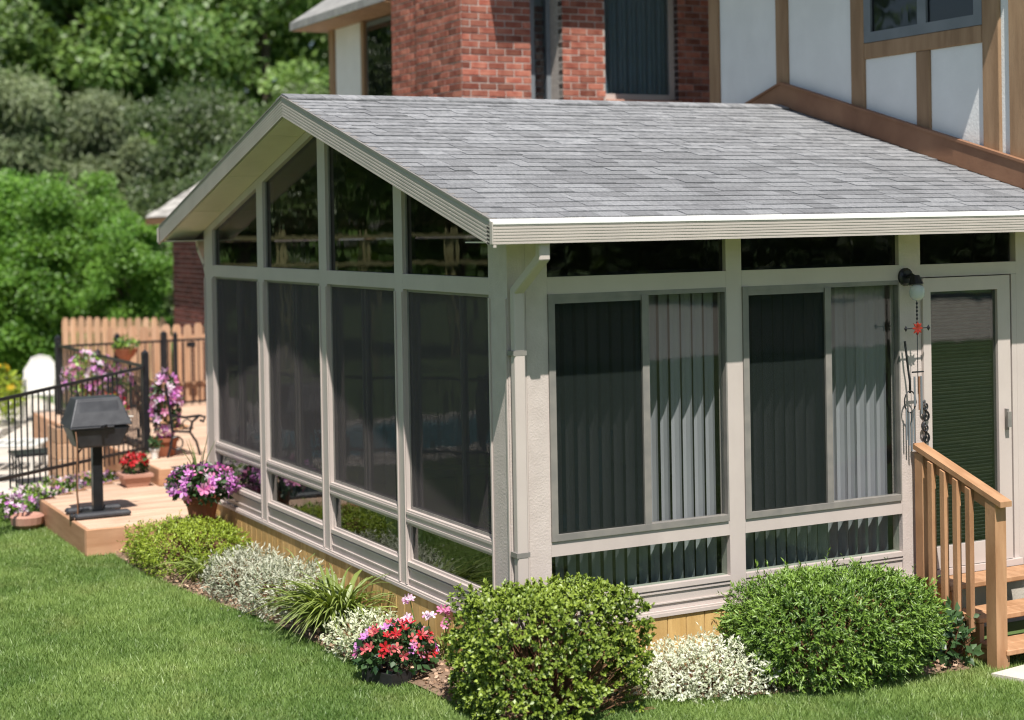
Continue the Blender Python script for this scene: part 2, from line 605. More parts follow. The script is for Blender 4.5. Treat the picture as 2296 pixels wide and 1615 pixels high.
# ------------------------------------------------------------------ ground
def gz(x):
    return -.34 - .12 * min(max((x - .3) / 2.9, 0), 1)


def gz_np(x):
    return -.34 - .12 * np.clip((x - .3) / 2.9, 0, 1)


def sheet(name, m, xs, ys, dz, hole=None, kind='structure'):
    V, F = [], []
    for y in ys:
        for x in xs:
            V.append((x, y, gz(x) + dz))
    nx = len(xs)
    for j in range(len(ys) - 1):
        for i in range(nx - 1):
            F.append((j * nx + i, j * nx + i + 1, (j + 1) * nx + i + 1, (j + 1) * nx + i))
    me = bpy.data.meshes.new(name)
    me.from_pydata(V, [], F)
    me.materials.append(m)
    return tag(put(name, me), None, None, None, kind)


def frange(a, b, n):
    return [a + (b - a) * i / n for i in range(n + 1)]


sheet('ground', MT['lawnbase'], [-220, -60, -20] + frange(-8, 8, 32) + [20, 60, 220], [-220, -60, -20] + frange(-8, 24, 32) + [60, 220], 0)
sheet('patio', MT['concrete'], frange(-16, .2, 12), [9.35, 11, 13.71], .012)
sheet('pool_terrace', MT['concrete'], frange(-4, 1.4, 5), [13.72, 17, 20.6], .012)
sheet('driveway', MT['concrete'], frange(-14, 40, 12), [-42, -30, -21], .02)
# garden path pad at the foot of the steps
pp = [(2.96, -.93), (5.5, -.55), (5.5, -1.9), (3.08, -1.22)]
MB().prism([(x, y, gz(x) + .0) for x, y in pp], (0, 0, .035)).build('path', MT['concrete'], None, 'structure')

EDGE = [(-1.02, 5.66), (-1.0, 4.7), (-.86, 3.56), (-.66, 2.5), (-.60, 1.73), (-.56, 1.04), (-.44, .4), (-.42, 0), (-.3, -.45), (.0, -.55), (.62, -.42), (.96, -.62), (1.5, -.72), (2.09, -.80), (2.6, -.72), (3.0, -.72)]
WALL = [(3.0, .02), (.012, .02), (.012, 5.66)]


def in_poly(x, y, poly):
    c = np.zeros(len(x), bool)
    n = len(poly)
    for i in range(n):
        x0, y0 = poly[i]
        x1, y1 = poly[(i + 1) % n]
        k = ((y0 > y) != (y1 > y)) & (x < (x1 - x0) * (y - y0) / ((y1 - y0) + 1e-12) + x0)
        c ^= k
    return c


BED = EDGE + WALL
bm_v = [(x, y, gz(x) + .012) for x, y in BED]
me = bpy.data.meshes.new('garden_bed')
# fan of strips between the edge and the wall line
Vb, Fb = [], []
wl = []
for (x, y) in EDGE:
    if y > .02:
        wl.append((.012, y))
    else:
        wl.append((max(x, .012), .02))
for (a, b) in zip(EDGE, wl):
    for k in range(6):
        t_ = k / 5
        x, y = a[0] + (b[0] - a[0]) * t_, a[1] + (b[1] - a[1]) * t_
        Vb.append((x, y, gz(x) + .006 + .035 * math.sin(math.pi * min(t_ * .8, .5)) + rnd.uniform(0, .012)))
for i in range(len(EDGE) - 1):
    for k in range(5):
        Fb.append((i * 6 + k, i * 6 + k + 1, (i + 1) * 6 + k + 1, (i + 1) * 6 + k))
me.from_pydata(Vb, [], Fb)
me.materials.append(MT['soil'])
tag(put('flower_bed', me), None, None, None, 'structure')

# bark chips and pebbles in the bed
n = 30000
x = rng.uniform(-1.2, 3.0, n)
y = rng.uniform(-1.0, 5.6, n)
k = in_poly(x, y, BED)
x, y = x[k], y[k]
P = np.stack([x, y, gz_np(x) + .03 + rng.uniform(0, .03, len(x))], 1)
V, F = leaves(P, sph(len(P)) * np.array([1, 1, .35]), rng.uniform(.018, .045, len(P)), .6, .5)
tag(put('bark_mulch', np_mesh('bark_mulch', V, F, MT['chip'], np.repeat(rng.random(len(P)), 2))), 'loose tan bark chips and dead leaves covering the flower bed', 'mulch', None, 'stuff')

# grass blades
DECKPOLY = [(-1.25, 5.66), (0, 5.66), (0, 8.7), (-1.23, 7.6)]


def grass(n, x0, x1, y0, y1):
    x = rng.uniform(x0, x1, n)
    y = rng.uniform(y0, y1, n)
    bad = in_poly(x, y, BED) | in_poly(x, y, DECKPOLY) | ((x > -.0) & (y > 0)) | in_poly(x, y, pp) | (y > 9.3) | ((y > 7.9) & (x > -1.3))
    bad |= (x > -.6 + 0 * y) & (y > .1) & (y < 9) & (x > -.3)
    return x[~bad], y[~bad]


xa, ya = grass(520000, -4.2, 0, -2.2, 9.3)
xb, yb = grass(150000, -1.2, 4.6, -2.6, -.3)
x = np.concatenate([xa, xb])
y = np.concatenate([ya, yb])
n = len(x)
z = gz_np(x)
pat = clump_noise(np.stack([x, y, 0 * x], 1), 1.7) * .45 + clump_noise(np.stack([y, x, 0 * x + 1], 1), 4.3) * .35 + clump_noise(np.stack([x, -y, 0 * x + 2], 1), 11.0) * .2
h = (.018 + .026 * rng.random(n) ** 1.5) * (.65 + .7 * pat)
ang = rng.uniform(0, 2 * math.pi, n)
lean = rng.normal(size=(n, 2)) * .45
wd = .0028 + .0022 * rng.random(n)
B = np.stack([x, y, z], 1)
S = np.stack([np.cos(ang), np.sin(ang), 0 * ang], 1) * wd[:, None]
T = B + np.stack([lean[:, 0] * h, lean[:, 1] * h, h], 1)
V = np.stack([B - S, B + S, T], 1).reshape(-1, 3)
F = np.arange(3 * n).reshape(-1, 3)
tag(put('lawn_grass', np_mesh('lawn_grass', V, F, MT['grassblade'], np.clip((pat - .5) * 1.5 + .32 + .42 * rng.random(n), 0, 1))), 'mown green grass of the lawn round the sunroom', 'grass', None, 'stuff')

# ------------------------------------------------------------------ sunroom
W, LX = 6.12, 4.36
PK, SL = W / 2, .28


def rtop(y):
    return 2.548 + SL * (min(y, W - y) + .375)


def run(y):
    return rtop(y) - .152


SR = thing('sunroom', 'beige framed glass sunroom with dark screens and grey shingled gable roof', 'sunroom', (0, 0, -.34))
bx('floor_slab', (.1, .1, -.12), (LX - .02, W - .1, 0), MT['floor'], SR)
cb('foundation', (.14, .14, -.6), (LX, W - .14, -.13), MT['concrete'], SR)
bx('back_wall', (.1, W - .1, 0), (LX - .02, W - .02, 2.38), MT['interior'], SR)
bx('inner_wall', (LX - .02, .1, 0), (LX + .04, W - .02, 2.5), MT['interior'], SR)
D_ = .09   # frame depth
GP = [(0, .25), (1.558, 1.702), (2.996, 3.155), (4.455, 4.61), (5.872, 6.12)]
GB = [(.25, 1.558), (1.702, 2.996), (3.155, 4.455), (4.61, 5.872)]
Z = dict(KB=.2, KT=.4635, MB=.5577, MTp=2.078, TB=2.183)


def rake_poly(y0, y1, fz0, fz1):
    pts = [(y0, fz0(y0)), (y1, fz0(y1))]
    ys = [y1] + ([PK] if y0 < PK < y1 else []) + [y0]
    for yy in ys:
        pts.append((yy, fz1(yy)))
    return [(0, a, b) for a, b in pts]


for i, (a, b) in enumerate(GP):
    nm = 'corner_post' if i in (0, 4) else 'mullion'
    MB().prism(rake_poly(a, b, lambda q: .035, lambda q: run(q) - .002), (D_ + .012, 0, 0)).build(nm, MT['stucco'] if i == 0 else MT['frame'], SR)
    # raised edges of the post
    e = MB()
    for yy in (a + .006, b - .022):
        e.box((-.010, yy, .04), (-.001, yy + .016, 2.06))
    e.build('post_bead', MT['frame'], SR)
for i, (a, b) in enumerate(GB):
    # kick panel with two ridges
    k = MB().box((.012, a + .001, .035), (D_, b - .001, Z['KB'] - .03))
    k.box((-.004, a + .001, Z['KB'] - .03), (D_, b - .001, Z['KB']))
    k.box((.002, a + .001, .145), (.0115, b - .001, .157))
    k.box((.002, a + .001, .075), (.0115, b - .001, .083))
    k.build('kick_panel', MT['frame'], SR)
    r_ = MB().box((0, a + .001, Z['KT']), (D_, b - .001, Z['MB']))
    r_.box((-.008, a + .001, Z['KT'] + .012), (-.001, b - .001, Z['KT'] + .03)).box((-.008, a + .001, Z['MB'] - .03), (-.001, b - .001, Z['MB'] - .012))
    r_.build('lower_rail', MT['frame'], SR)
    bx('upper_rail', (0, a + .001, Z['MTp']), (D_, b - .001, Z['TB']), MT['frame'], SR)
    MB().prism(rake_poly(a + .001, b - .001, lambda q: run(q) - .066, lambda q: run(q) - .002), (D_, 0, 0)).build('rake_rail', MT['frame'], SR)
    # low mirror pane
    wn = MB().box((.02, a, Z['KB']), (.05, a + .018, Z['KT'])).box((.02, b - .018, Z['KB']), (.05, b, Z['KT'])).box((.02, a + .018, Z['KB']), (.05, b - .018, Z['KB'] + .016)).box((.02, a + .018, Z['KT'] - .016), (.05, b - .018, Z['KT'])).build('knee_window', MT['frame'], SR)
    bx('pane', (.036, a + .018, Z['KB'] + .016), (.04, b - .018, Z['KT'] - .016), MT['mirrorpane'], wn)
    # sliding screen window
    f_ = .03
    z0, z1 = Z['MB'], Z['MTp']
    ym = b - .62 * (b - a) if i == 0 else (a + b) / 2
    sw = MB().box((.03, a, z0), (.07, a + .02, z1)).box((.03, b - .02, z0), (.07, b, z1)).box((.03, a + .02, z0), (.07, b - .02, z0 + .02)).box((.03, a + .02, z1 - .02), (.07, b - .02, z1))
    sw = sw.build('screen_window', MT['darkframe'], SR)
    bx('screen', (.034, a + .02, z0 + .02), (.0355, b - .02, z1 - .02), MT['screen'], sw)
    fs = MB()
    for yy in (ym - .02, b - .055 if i == 0 else ym + .04):
        fs.box((.042, yy, z0 + .02), (.06, yy + .028, z1 - .02))
    fs.build('sash_stile', MT['darkframe'], sw)
    bx('pane', (.061, a + .02, z0 + .02), (.064, b - .02, z1 - .02), MT['screenpane'], sw)
    # gable pane
    tw = MB().prism(rake_poly(a, a + .014, lambda q: Z['TB'], lambda q: run(q) - .068), (.03, 0, 0)).prism(rake_poly(b - .014, b, lambda q: Z['TB'], lambda q: run(q) - .068), (.03, 0, 0))
    for q in range(len(tw.v)):
        tw.v[q] = (tw.v[q][0] + .025, tw.v[q][1], tw.v[q][2])
    tw = tw.build('gable_window', MT['darkframe'], SR)
    MB().prism([(p[0] + .036, p[1], p[2]) for p in rake_poly(a + .014, b - .014, lambda q: Z['TB'], lambda q: run(q) - .067)], (.004, 0, 0)).build('pane', MT['darkpane'], tw)
# base trims
MB().box((-.02, -.02, 0), (D_, W, .022)).box((-.013, -.013, .022), (D_, W, .034)).build('base_trim', MT['frame'], SR)
MB().box((D_ + .002, -.02, 0), (3.24, D_, .022)).box((D_ + .002, -.013, .022), (3.24, D_, .034)).build('base_trim', MT['frame'], SR)

# right-hand side (y = 0)
RTOP = run(0) - .01
for nm, a, b, mk in (('corner_panel', .126, .276, 'stucco'), ('mullion', 1.604, 1.726, 'frame'), ('door_post', 3.05, 3.24, 'stucco'), ('door_post', 4.132, 4.26, 'frame')):
    bx(nm, (a, 0, .035), (b, D_ + .01, RTOP), MT[mk], SR)
bx('corner_return', (.001 + D_ + .012, .002, .035), (.1255, D_, RTOP), MT['frame'], SR)
for a, b in ((.277, 1.603), (1.727, 3.049)):
    k = MB().box((a, .012, .035), (b, D_, Z['KB'] - .03))
    k.box((a, -.004, Z['KB'] - .03), (b, D_, Z['KB']))
    k.box((a, .002, .145), (b, .0115, .157)).box((a, .002, .075), (b, .0115, .083))
    k.build('kick_panel', MT['frame'], SR)
    bx('lower_rail', (a, 0, Z['KT']), (b, D_, Z['MB']), MT['frame'], SR)
    bx('upper_rail', (a, 0, Z['MTp']), (b, D_, Z['TB']), MT['frame'], SR)
    bx('pane', (a, .036, Z['KB']), (b, .04, Z['KT']), MT['kneepane'], SR)
    bx('pane', (a, .036, Z['TB']), (b, .04, RTOP), MT['darkpane'], SR)
    z0, z1 = Z['MB'], Z['MTp']
    sw = MB().box((a, -.012, z0), (a + .045, .05, z1)).box((b - .012, -.002, z0), (b, .05, z1)).box((a + .045, -.012, z0), (b - .012, .05, z0 + .04)).box((a + .045, -.002, z1 - .03), (b - .012, .05, z1)).build('slider_window', MT['darkframe'], SR)
    xm = a + .51 * (b - a)
    MB().box((xm, -.008, z0 + .04), (xm + .05, .03, z1 - .03)).box((a + .045, .002, z1 - .06), (xm, .03, z1 - .03)).build('sash_stile', MT['darkframe'], sw)
    bx('screen', (a + .045, .008, z0 + .04), (xm, .0095, z1 - .06), MT['screen2'], sw)
    bx('pane', (a + .045, .034, z0 + .04), (b - .012, .038, z1 - .03), MT['pane'], sw)
# door
bx('door_head', (3.2405, 0, 2.092), (4.1315, D_, 2.18), MT['frame'], SR)
bx('pane', (3.26, .036, 2.18), (4.11, .04, RTOP), MT['darkpane'], SR)
bx('door_sill', (3.2405, -.04, .0), (4.1315, D_, .045), MT['frame'], SR)
dr = MB().box((3.243, -.02, .05), (3.312, .03, 2.085)).box((3.932, -.02, .05), (4.05, .03, 2.085)).box((3.312, -.02, 1.988), (3.932, .03, 2.085)).box((3.312, -.02, .05), (3.932, .03, .2)).build('storm_door', MT['frame'], SR)
bx('pane', (3.312, .004, .2), (3.932, .008, 1.988), MT['doorpane'], dr)
MB().box((3.985, -.05, .98), (4.0, -.021, 1.13)).box((3.975, -.066, 1.0), (4.01, -.05, 1.11)).build('handle', MT['darkframe'], dr)
bx('door_jamb', (4.085, .0, .046), (4.131, D_, 2.09), MT['frame'], SR)
# roof body, soffit, fascia
MB().prism([(-.288, -.36, rtop(-.36) - .012), (-.288, PK, rtop(PK) - .012), (-.288, W + .36, rtop(-.36) - .012), (-.288, W + .36, rtop(-.36) - .13), (-.288, PK, rtop(PK) - .13), (-.288, -.36, rtop(-.36) - .13)], (LX + .286, 0, 0)).build('roof_deck', MT['fascia'], SR)
for s in (0, 1):
    cuts = [-.34, .62, 1.62, 2.62, PK]
    for a, b in zip(cuts, cuts[1:]):
        a2, b2 = a + .006, b - .006
        if s:
            q = [(W - b2, rtop(b2)), (W - a2, rtop(a2))]
        else:
            q = [(a2, rtop(a2)), (b2, rtop(b2))]
        (ya_, za_), (yb_, zb_) = q
        MB().prism([(-.286, ya_, za_ - .152), (-.286, yb_, zb_ - .152), (-.286, yb_, zb_ - .132), (-.286, ya_, za_ - .132)], (.284, 0, 0)).build('soffit_panel', MT['soffit'], SR)
        MB().prism([(.102, ya_, za_ - .152), (.102, yb_, zb_ - .152), (.102, yb_, zb_ - .132), (.102, ya_, za_ - .132)], (LX - .16, 0, 0)).build('ceiling_panel', MT['soffit'], SR)
for y0, y1 in ((-.34, -.002), (W + .002, W + .34)):
    cutx = [-.28, .9, 2.1, 3.3, LX]
    for a, b in zip(cutx, cutx[1:]):
        bx('soffit_panel', (a + .003, y0, 2.405), (b - .003, y1, 2.412), MT['soffit'], SR)
# ribbed rake boards
for s in (0, 1):
    r_ = MB()
    n = 13
    for k in range(n):
        za, zb = -.150 + .146 * k / n, -.150 + .146 * (k + 1) / n
        pts = []
        for yy, dz in ((-.44, za), (PK, za), (PK, zb), (-.44, zb)):
            z_ = 2.548 + SL * (yy + .375) + dz
            pts.append((-.312 if k % 2 == 0 else -.3095, yy if not s else W - yy, z_))
        r_.prism(pts, (.02 if k % 2 == 0 else .0175, 0, 0))
    r_.build('rake_board', MT['fascia'], SR)
    # drip edge along the rake
    yy0, yy1 = -.4, PK
    MB().prism([(-.318, (yy0 if not s else W - yy0), 2.548 + SL * (yy0 + .375) - .002), (-.318, PK, 2.548 + SL * (PK + .375) - .002), (-.318, PK, 2.548 + SL * (PK + .375) + .008), (-.318, (yy0 if not s else W - yy0), 2.548 + SL * (yy0 + .375) + .008)], (.05, 0, 0)).build('drip_edge', MT['darkframe'], SR)
# gutters with ribbed faces
for s in (0, 1):
    Y = lambda q: q if not s else W - q
    g = MB()
    n = 13
    for k in range(n):
        za, zb = 2.398 + .114 * k / n, 2.398 + .114 * (k + 1) / n
        yo = -.442 if k % 2 == 0 else -.4395
        ys = sorted((Y(yo), Y(-.36)))
        g.box((-.312, ys[0], za), (LX + .1, ys[1], zb))
    g.build('gutter', MT['fascia'], SR)
    MB().prism([(-.314, Y(-.446), 2.512), (-.314, Y(-.446), 2.524), (-.314, Y(-.368), 2.5545), (-.314, Y(-.368), 2.546)], (LX + .41, 0, 0)).build('gutter_guard', MT['guard'], SR)
    ys = sorted((Y(-.448), Y(-.41)))
    cb('gutter_end_cap', (-.3205, ys[0], 2.396), (-.313, ys[1], 2.53), MT['fascia'], SR, .003)
# shingles: each tab a piece; the nearest courses singly, the rest joined
al = math.atan(SL)
rows, exp = 31, (PK + .375) / math.cos(al) / 31
SH = MB()
SH.prism([(0, 0, 0), (0, 0, .015), (0, .25, .003), (0, .25, 0)], (1, 0, 0))
sh_mesh = SH.mesh('shingle', MT['shingle'])
MT['shingleedge'] = mat('asphalt_edge', v4(.03, .03, .034), v4(.06, .06, .065), .9, 30)
sh_mesh.materials.append(MT['shingleedge'])
for p_ in sh_mesh.polygons:
    if p_.normal.y < -.9:
        p_.material_index = 1
far = MB()
far_r = []
far_e = []
edge_i = [i for i, p_ in enumerate(sh_mesh.polygons) if p_.material_index == 1][0]
roofp = put('shingle_field', MB().prism([(-.3, -.37, rtop(-.37) - .0115), (-.3, PK, rtop(PK) - .0115), (-.3, PK, rtop(PK) - .003), (-.3, -.37, rtop(-.37) - .003)], (LX + .29, 0, 0)).mesh('shingle_field', MT['shinglejoin']), SR)
count = 0
for r in range(rows):
    xx = -.304
    first = True
    while xx < LX - .02:
        wdt = rnd.choice((.13, .17, .20, .24, .30, .34))
        if first:
            wdt *= rnd.uniform(.35, 1)
            first = False
        x1 = min(xx + wdt, LX - .005)
        d = exp * r - .02 + rnd.uniform(-.003, .003)
        lift = rnd.choice((-.003, -.001, .0, .002))
        yy = -.375 + d * math.cos(al)
        zz = 2.548 + d * math.sin(al) - .003 + lift + .001 * (r % 2)
        m = Matrix.Translation((xx + .001, yy, zz)) @ Matrix.Rotation(al, 4, 'X') @ Matrix.Diagonal((x1 - xx - .002, 1 if r < rows - 1 else .55, 1, 1))
        if count < 298:
            put('shingle', sh_mesh, roofp, m=Matrix.Translation(org(roofp)) @ m)
            count += 1
        else:
            b0 = len(far.v)
            far.add([m @ Vector(p) for p in SH.v], SH.f)
            far_e.append(len(far_r) + edge_i)
            far_r += [rnd.random()] * len(SH.f)
        xx = x1
# rear slope and ridge caps
for r in range(rows):
    xx = -.304
    while xx < LX - .02:
        x1 = min(xx + rnd.choice((.26, .3, .34, .4)), LX - .005)
        d = exp * r - .02
        m = Matrix.Translation((xx, W + .375 - d * math.cos(al), 2.547 + d * math.sin(al))) @ Matrix.Rotation(-al, 4, 'X') @ Matrix.Diagonal((x1 - xx - .005, -1 if r < rows - 1 else -.5, 1, 1))
        far.add([m @ Vector(p) for p in SH.v], SH.f)
        far_r += [rnd.random()] * len(SH.f)
        xx = x1
xx = -.31
while xx < LX - .02:
    x1 = min(xx + .15, LX - .005)
    for s in (-1, 1):
        z0 = rtop(PK) + .012
        q = [(xx, PK, z0 + .012), (xx, PK + s * .14, z0 - .14 * SL + .012), (xx, PK + s * .14, z0 - .14 * SL), (xx, PK, z0)]
        far.prism(q, (x1 - xx - .004, 0, 0))
        far_r += [rnd.random()] * 6
    xx = x1
o = far.build('shingles', MT['shinglejoin'], roofp, 'stuff')
a = o.data.attributes.new('rnd', 'FLOAT', 'FACE')
a.data.foreach_set('value', np.array(far_r, np.float32))
o.data.materials.append(MT['shingleedge'])
for i in far_e:
    o.data.polygons[i].material_index = 1

# timber skirting boards
sk = MB().box((.04, .04, -.62), (.06, W, -.004)).box((.06, .04, -.62), (3.2, .06, -.004)).build('skirting_backing', MT['twig'], SR)
y = .0
while y < 6.08:
    w_ = rnd.uniform(.125, .145)
    MB().cbox((-.008, y + .002, -.6), (.028, min(y + w_, 6.1) - .002, -.003), .003).build('skirting_board', MT['skirt'], SR)
    y += w_
x = .04
while x < 3.1:
    w_ = rnd.uniform(.125, .145)
    MB().cbox((x + .002, -.006, -.7), (x + w_ - .002, .028, -.003), .003).build('skirting_board', MT['skirt'], SR)
    x += w_


# downspouts
def downspout(pts, label, straps):
    d = MB()
    for a, b in zip(pts, pts[1:]):
        a, b = Vector(a), Vector(b)
        ax = (b - a).normalized()
        u_ = Vector((1, 0, 0)) if abs(ax.x) < .75 else Vector((0, 1, 0))
        u_ = (u_ - ax * u_.dot(ax)).normalized()
        v_ = ax.cross(u_)
        a2, b2 = a - ax * .012, b + ax * .012
        c = [(-.036, -.022), (-.030, -.028), (.030, -.028), (.036, -.022), (.036, .022), (.030, .028), (-.030, .028), (-.036, .022)]
        d.prism([a2 + u_ * p + v_ * q for p, q in c], b2 - a2)
    o = d.build('downspout', MT['frame'], SR, None, label)
    for z_ in straps:
        x_, y_ = pts[-1][0], pts[-1][1]
        bx('bracket', (x_ - .045, y_ - .031, z_), (x_ + .045, y_ + .055, z_ + .03), MT['darkframe'], o)


downspout([(.045, -.375, 2.40), (.045, -.375, 2.315), (.04, -.20, 2.20), (.035, -.062, 2.11), (.035, -.06, .05)], None, (1.72, .5))
downspout([(.06, W + .33, 2.40), (.06, W + .30, 2.33), (.06, W + .1, 2.18), (.06, W + .05, 2.08), (.06, W + .05, .1)], None, (1.6,))
# interior: vertical blinds, slats nearly edge-on to the glass
SLM = MB()
cs = [(-.0445, 0), (-.02, .006), (.02, .006), (.0445, 0)]
SLM.add([(c[1], c[0], 0) for c in cs] + [(c[1], c[0], 1) for c in cs] + [(c[1] + .0012, c[0], 0) for c in cs] + [(c[1] + .0012, c[0], 1) for c in cs],
        [(0, 1, 5, 4), (1, 2, 6, 5), (2, 3, 7, 6), (9, 8, 12, 13), (10, 9, 13, 14), (11, 10, 14, 15)])
slat_mesh = SLM.mesh('slat', MT['blind'])


def vblind(label, p0, p1, rot, grp='vertical blinds hanging inside the sunroom windows', z0=.10, z1=2.16, step=.084):
    p0, p1 = Vector(p0), Vector(p1)
    t = thing('vertical_blind', label, 'blind', (p0.x, p0.y, z1), grp)
    d = p1 - p0
    a = (min(p0.x, p1.x) - .02, min(p0.y, p1.y) - .02, z1)
    b = (max(p0.x, p1.x) + .02, max(p0.y, p1.y) + .02, z1 + .04)
    bx('head_rail', a, b, MT['blind'], t)
    n = int(d.length / step)
    for i in range(n + 1):
        p = p0 + d * (i / max(n, 1))
        put('slat', slat_mesh, t, m=Matrix.Translation((p.x, p.y, z0)) @ Matrix.Rotation(rot + rnd.uniform(-.07, .07), 4, 'Z') @ Matrix.Diagonal((1, 1, z1 - z0, 1)))


vblind('pale vertical blind behind the slider window next to the corner downspout', (.33, .16, 0), (1.57, .16, 0), R(9))
vblind('pale vertical blind behind the slider window next to the storm door', (1.78, .16, 0), (3.01, .16, 0), R(9))
vblind('half drawn vertical blind behind the tall gable screens at the deck end', (.17, 3.85, 0), (.17, 5.2, 0), R(-72))
vblind('bunched vertical blind behind the third gable screen from the deck', (.17, 1.72, 0), (.17, 2.25, 0), R(-60), step=.06)
# mini blind behind the door pane
mb_ = thing('horizontal_blind', 'closed grey horizontal mini blind behind the storm door glass', 'blind', (3.62, .055, 1.97))
bx('head_rail', (3.3, .045, 1.965), (3.94, .075, 1.995), MT['miniblind'], mb_)
ms = MB().prism([(-.315, -.012, .004), (-.315, .012, -.004), (-.315, .012, -.0028), (-.315, -.012, .0052)], (.63, 0, 0)).mesh('slat', MT['miniblind'])
for i in range(68):
    put('slat', ms, mb_, (3.62, .06, .22 + i * .0255), (R(-22 + rnd.uniform(-3, 3)), 0, 0))
# a chair and table inside, seen dimly through the screens
ch = thing('lounge_chair', 'dim blue cushioned chair inside behind the gable screens', 'chair', (.95, 1.45, 0))
cush = mat('blue_cushion', v4(.04, .12, .2), v4(.07, .2, .3), .8, 5)
cb('seat', (.65, 1.1, .36), (1.3, 1.75, .48), cush, ch, .04)
MB().prism([(1.25, 1.1, .46), (1.4, 1.1, 1.05), (1.28, 1.1, 1.08), (1.12, 1.1, .46)], (0, .65, 0)).build('backrest', cush, ch)
for sx in (.68, 1.24):
    for sy in (1.13, 1.69):
        cb('leg', (sx, sy, 0), (sx + .05, sy + .04, .36), MT['timber'], ch)
tb = thing('side_table', 'small round wooden table standing inside the sunroom', 'table', (.9, 2.6, 0))
MB().lathe([(.35, 0), (.36, .02), (.36, .035), (.34, .04)], (.9, 2.6, .68)).build('table_top', MT['timber'], tb)
MB().lathe([(.2, 0), (.18, .03), (.03, .06), (.03, .68)], (.9, 2.6, 0)).build('pedestal', MT['timber'], tb)

# ------------------------------------------------------------------ main house
H = thing('brick_house', 'brick and half timbered house with white plaster behind the sunroom', 'house', (4.42, 0, -.46))
XW = 4.42
bx('main_wall', (XW + .03, .15, -.6), (XW + 5, 4.22, 6.2), MT['plaster'], H)
bx('lower_wall', (XW + .05, 4.22, -.6), (XW + 4, 6.9, 3.3), MT['mortar'], H)
# plaster panels between the timbers
tim = [(4.075, 4.235), (3.015, 3.185), (1.975, 2.145), (.42, .6), (.15, .325)]
for (a, b) in ((3.185, 4.075), (2.145, 3.015)):
    bx('plaster_panel', (XW + .008, a + .001, 2.4), (XW + .029, b - .001, 5.2), MT['plaster'], H)
bx('plaster_panel', (XW + .008, .326, 2.0), (XW + .029, .419, 5.2), MT['plaster'], H)
for (a, b) in ((1.345, 1.974), (.601, 1.185)):
    bx('plaster_panel', (XW + .008, a, 2.4), (XW + .029, b, 3.831), MT['plaster'], H)
for (a, b) in tim:
    cb('timber', (XW - .016, a, 2.3), (XW + .028, b, 5.2), MT['timber'], H, .008)
cb('timber', (XW - .012, .601, 3.832), (XW + .028, 1.974, 3.965), MT['timber'], H, .008)
cb('timber', (XW - .013, 1.186, 2.4), (XW + .028, 1.344, 3.831), MT['timber'], H, .008)
wn = MB().box((XW - .01, .601, 3.966), (XW + .028, 1.974, 4.05)).box((XW - .01, 1.89, 4.05), (XW + .028, 1.974, 5.0)).box((XW - .01, .601, 4.05), (XW + .028, .69, 5.0)).box((XW - .01, 1.22, 4.05), (XW + .028, 1.32, 5.0)).build('window', MT['greytrim'], H)
bx('pane', (XW + .012, .69, 4.05), (XW + .018, 1.22, 5.0), MT['darkpane'], wn)
bx('pane', (XW + .012, 1.32, 4.05), (XW + .018, 1.89, 5.0), MT['darkpane'], wn)
bx('window_head', (XW - .01, .601, 5.0), (XW + .028, 1.974, 5.2), MT['timber'], H)
# front end wall, half-timbered too
for a in (XW + .03, XW + 1.6, XW + 3.2):
    cb('timber', (a, .118, -.4), (a + .17, .149, 5.2), MT['timber'], H, .008)
# roof of the main block with its overhang
MB().prism([(3.98, -.21, 5.0), (3.98, 4.5, 5.0), (6.9, 4.5, 7.0), (6.9, -.21, 7.0)], (-.02, 0, .14)).build('roof', MT['oldroof'], H)
MB().prism([(6.9, -.21, 7.0), (6.9, 4.5, 7.0), (9.9, 4.5, 5.0), (9.9, -.21, 5.0)], (0, 0, .14)).build('roof', MT['oldroof'], H)
MB().prism([(4.75, 4.51, 5.53), (4.75, 8.5, 5.53), (6.9, 8.5, 7.0), (6.9, 4.51, 7.0)], (0, 0, .14)).build('roof', MT['oldroof'], H)  # unseen roof piece added to throw the right-hand brick pier into shade
# rust board where the sunroom roof meets the wall
for s in (0, 1):
    f_ = lambda q: q if not s else W - q
    ya_, yb_ = (-.30, PK)
    z_ = lambda q, d: 2.548 + SL * (q + .375) + d
    MB().prism([(LX, f_(ya_), z_(ya_, .012)), (LX, f_(yb_), z_(yb_, .012)), (LX, f_(yb_), z_(yb_, .20)), (LX, f_(ya_), z_(ya_, .20))], (XW - .018 - LX, 0, 0)).build('flashing_board', MT['redboard'], H)
    MB().prism([(LX - .012, f_(ya_), z_(ya_, .201)), (LX - .012, f_(yb_), z_(yb_, .201)), (LX - .012, f_(yb_), z_(yb_, .222)), (LX - .012, f_(ya_), z_(ya_, .222))], (XW - .018 - LX + .012, 0, 0)).build('board_cap', MT['redboard'], H)

# rear wing in brick: chimney, piers, windows
brk = MB().cbox((-.1, -.05, -.0325), (.1, .05, .0325), .004).mesh('brick', MT['brick'])
nb = [0]
stuffb = MB()
stuffr = []


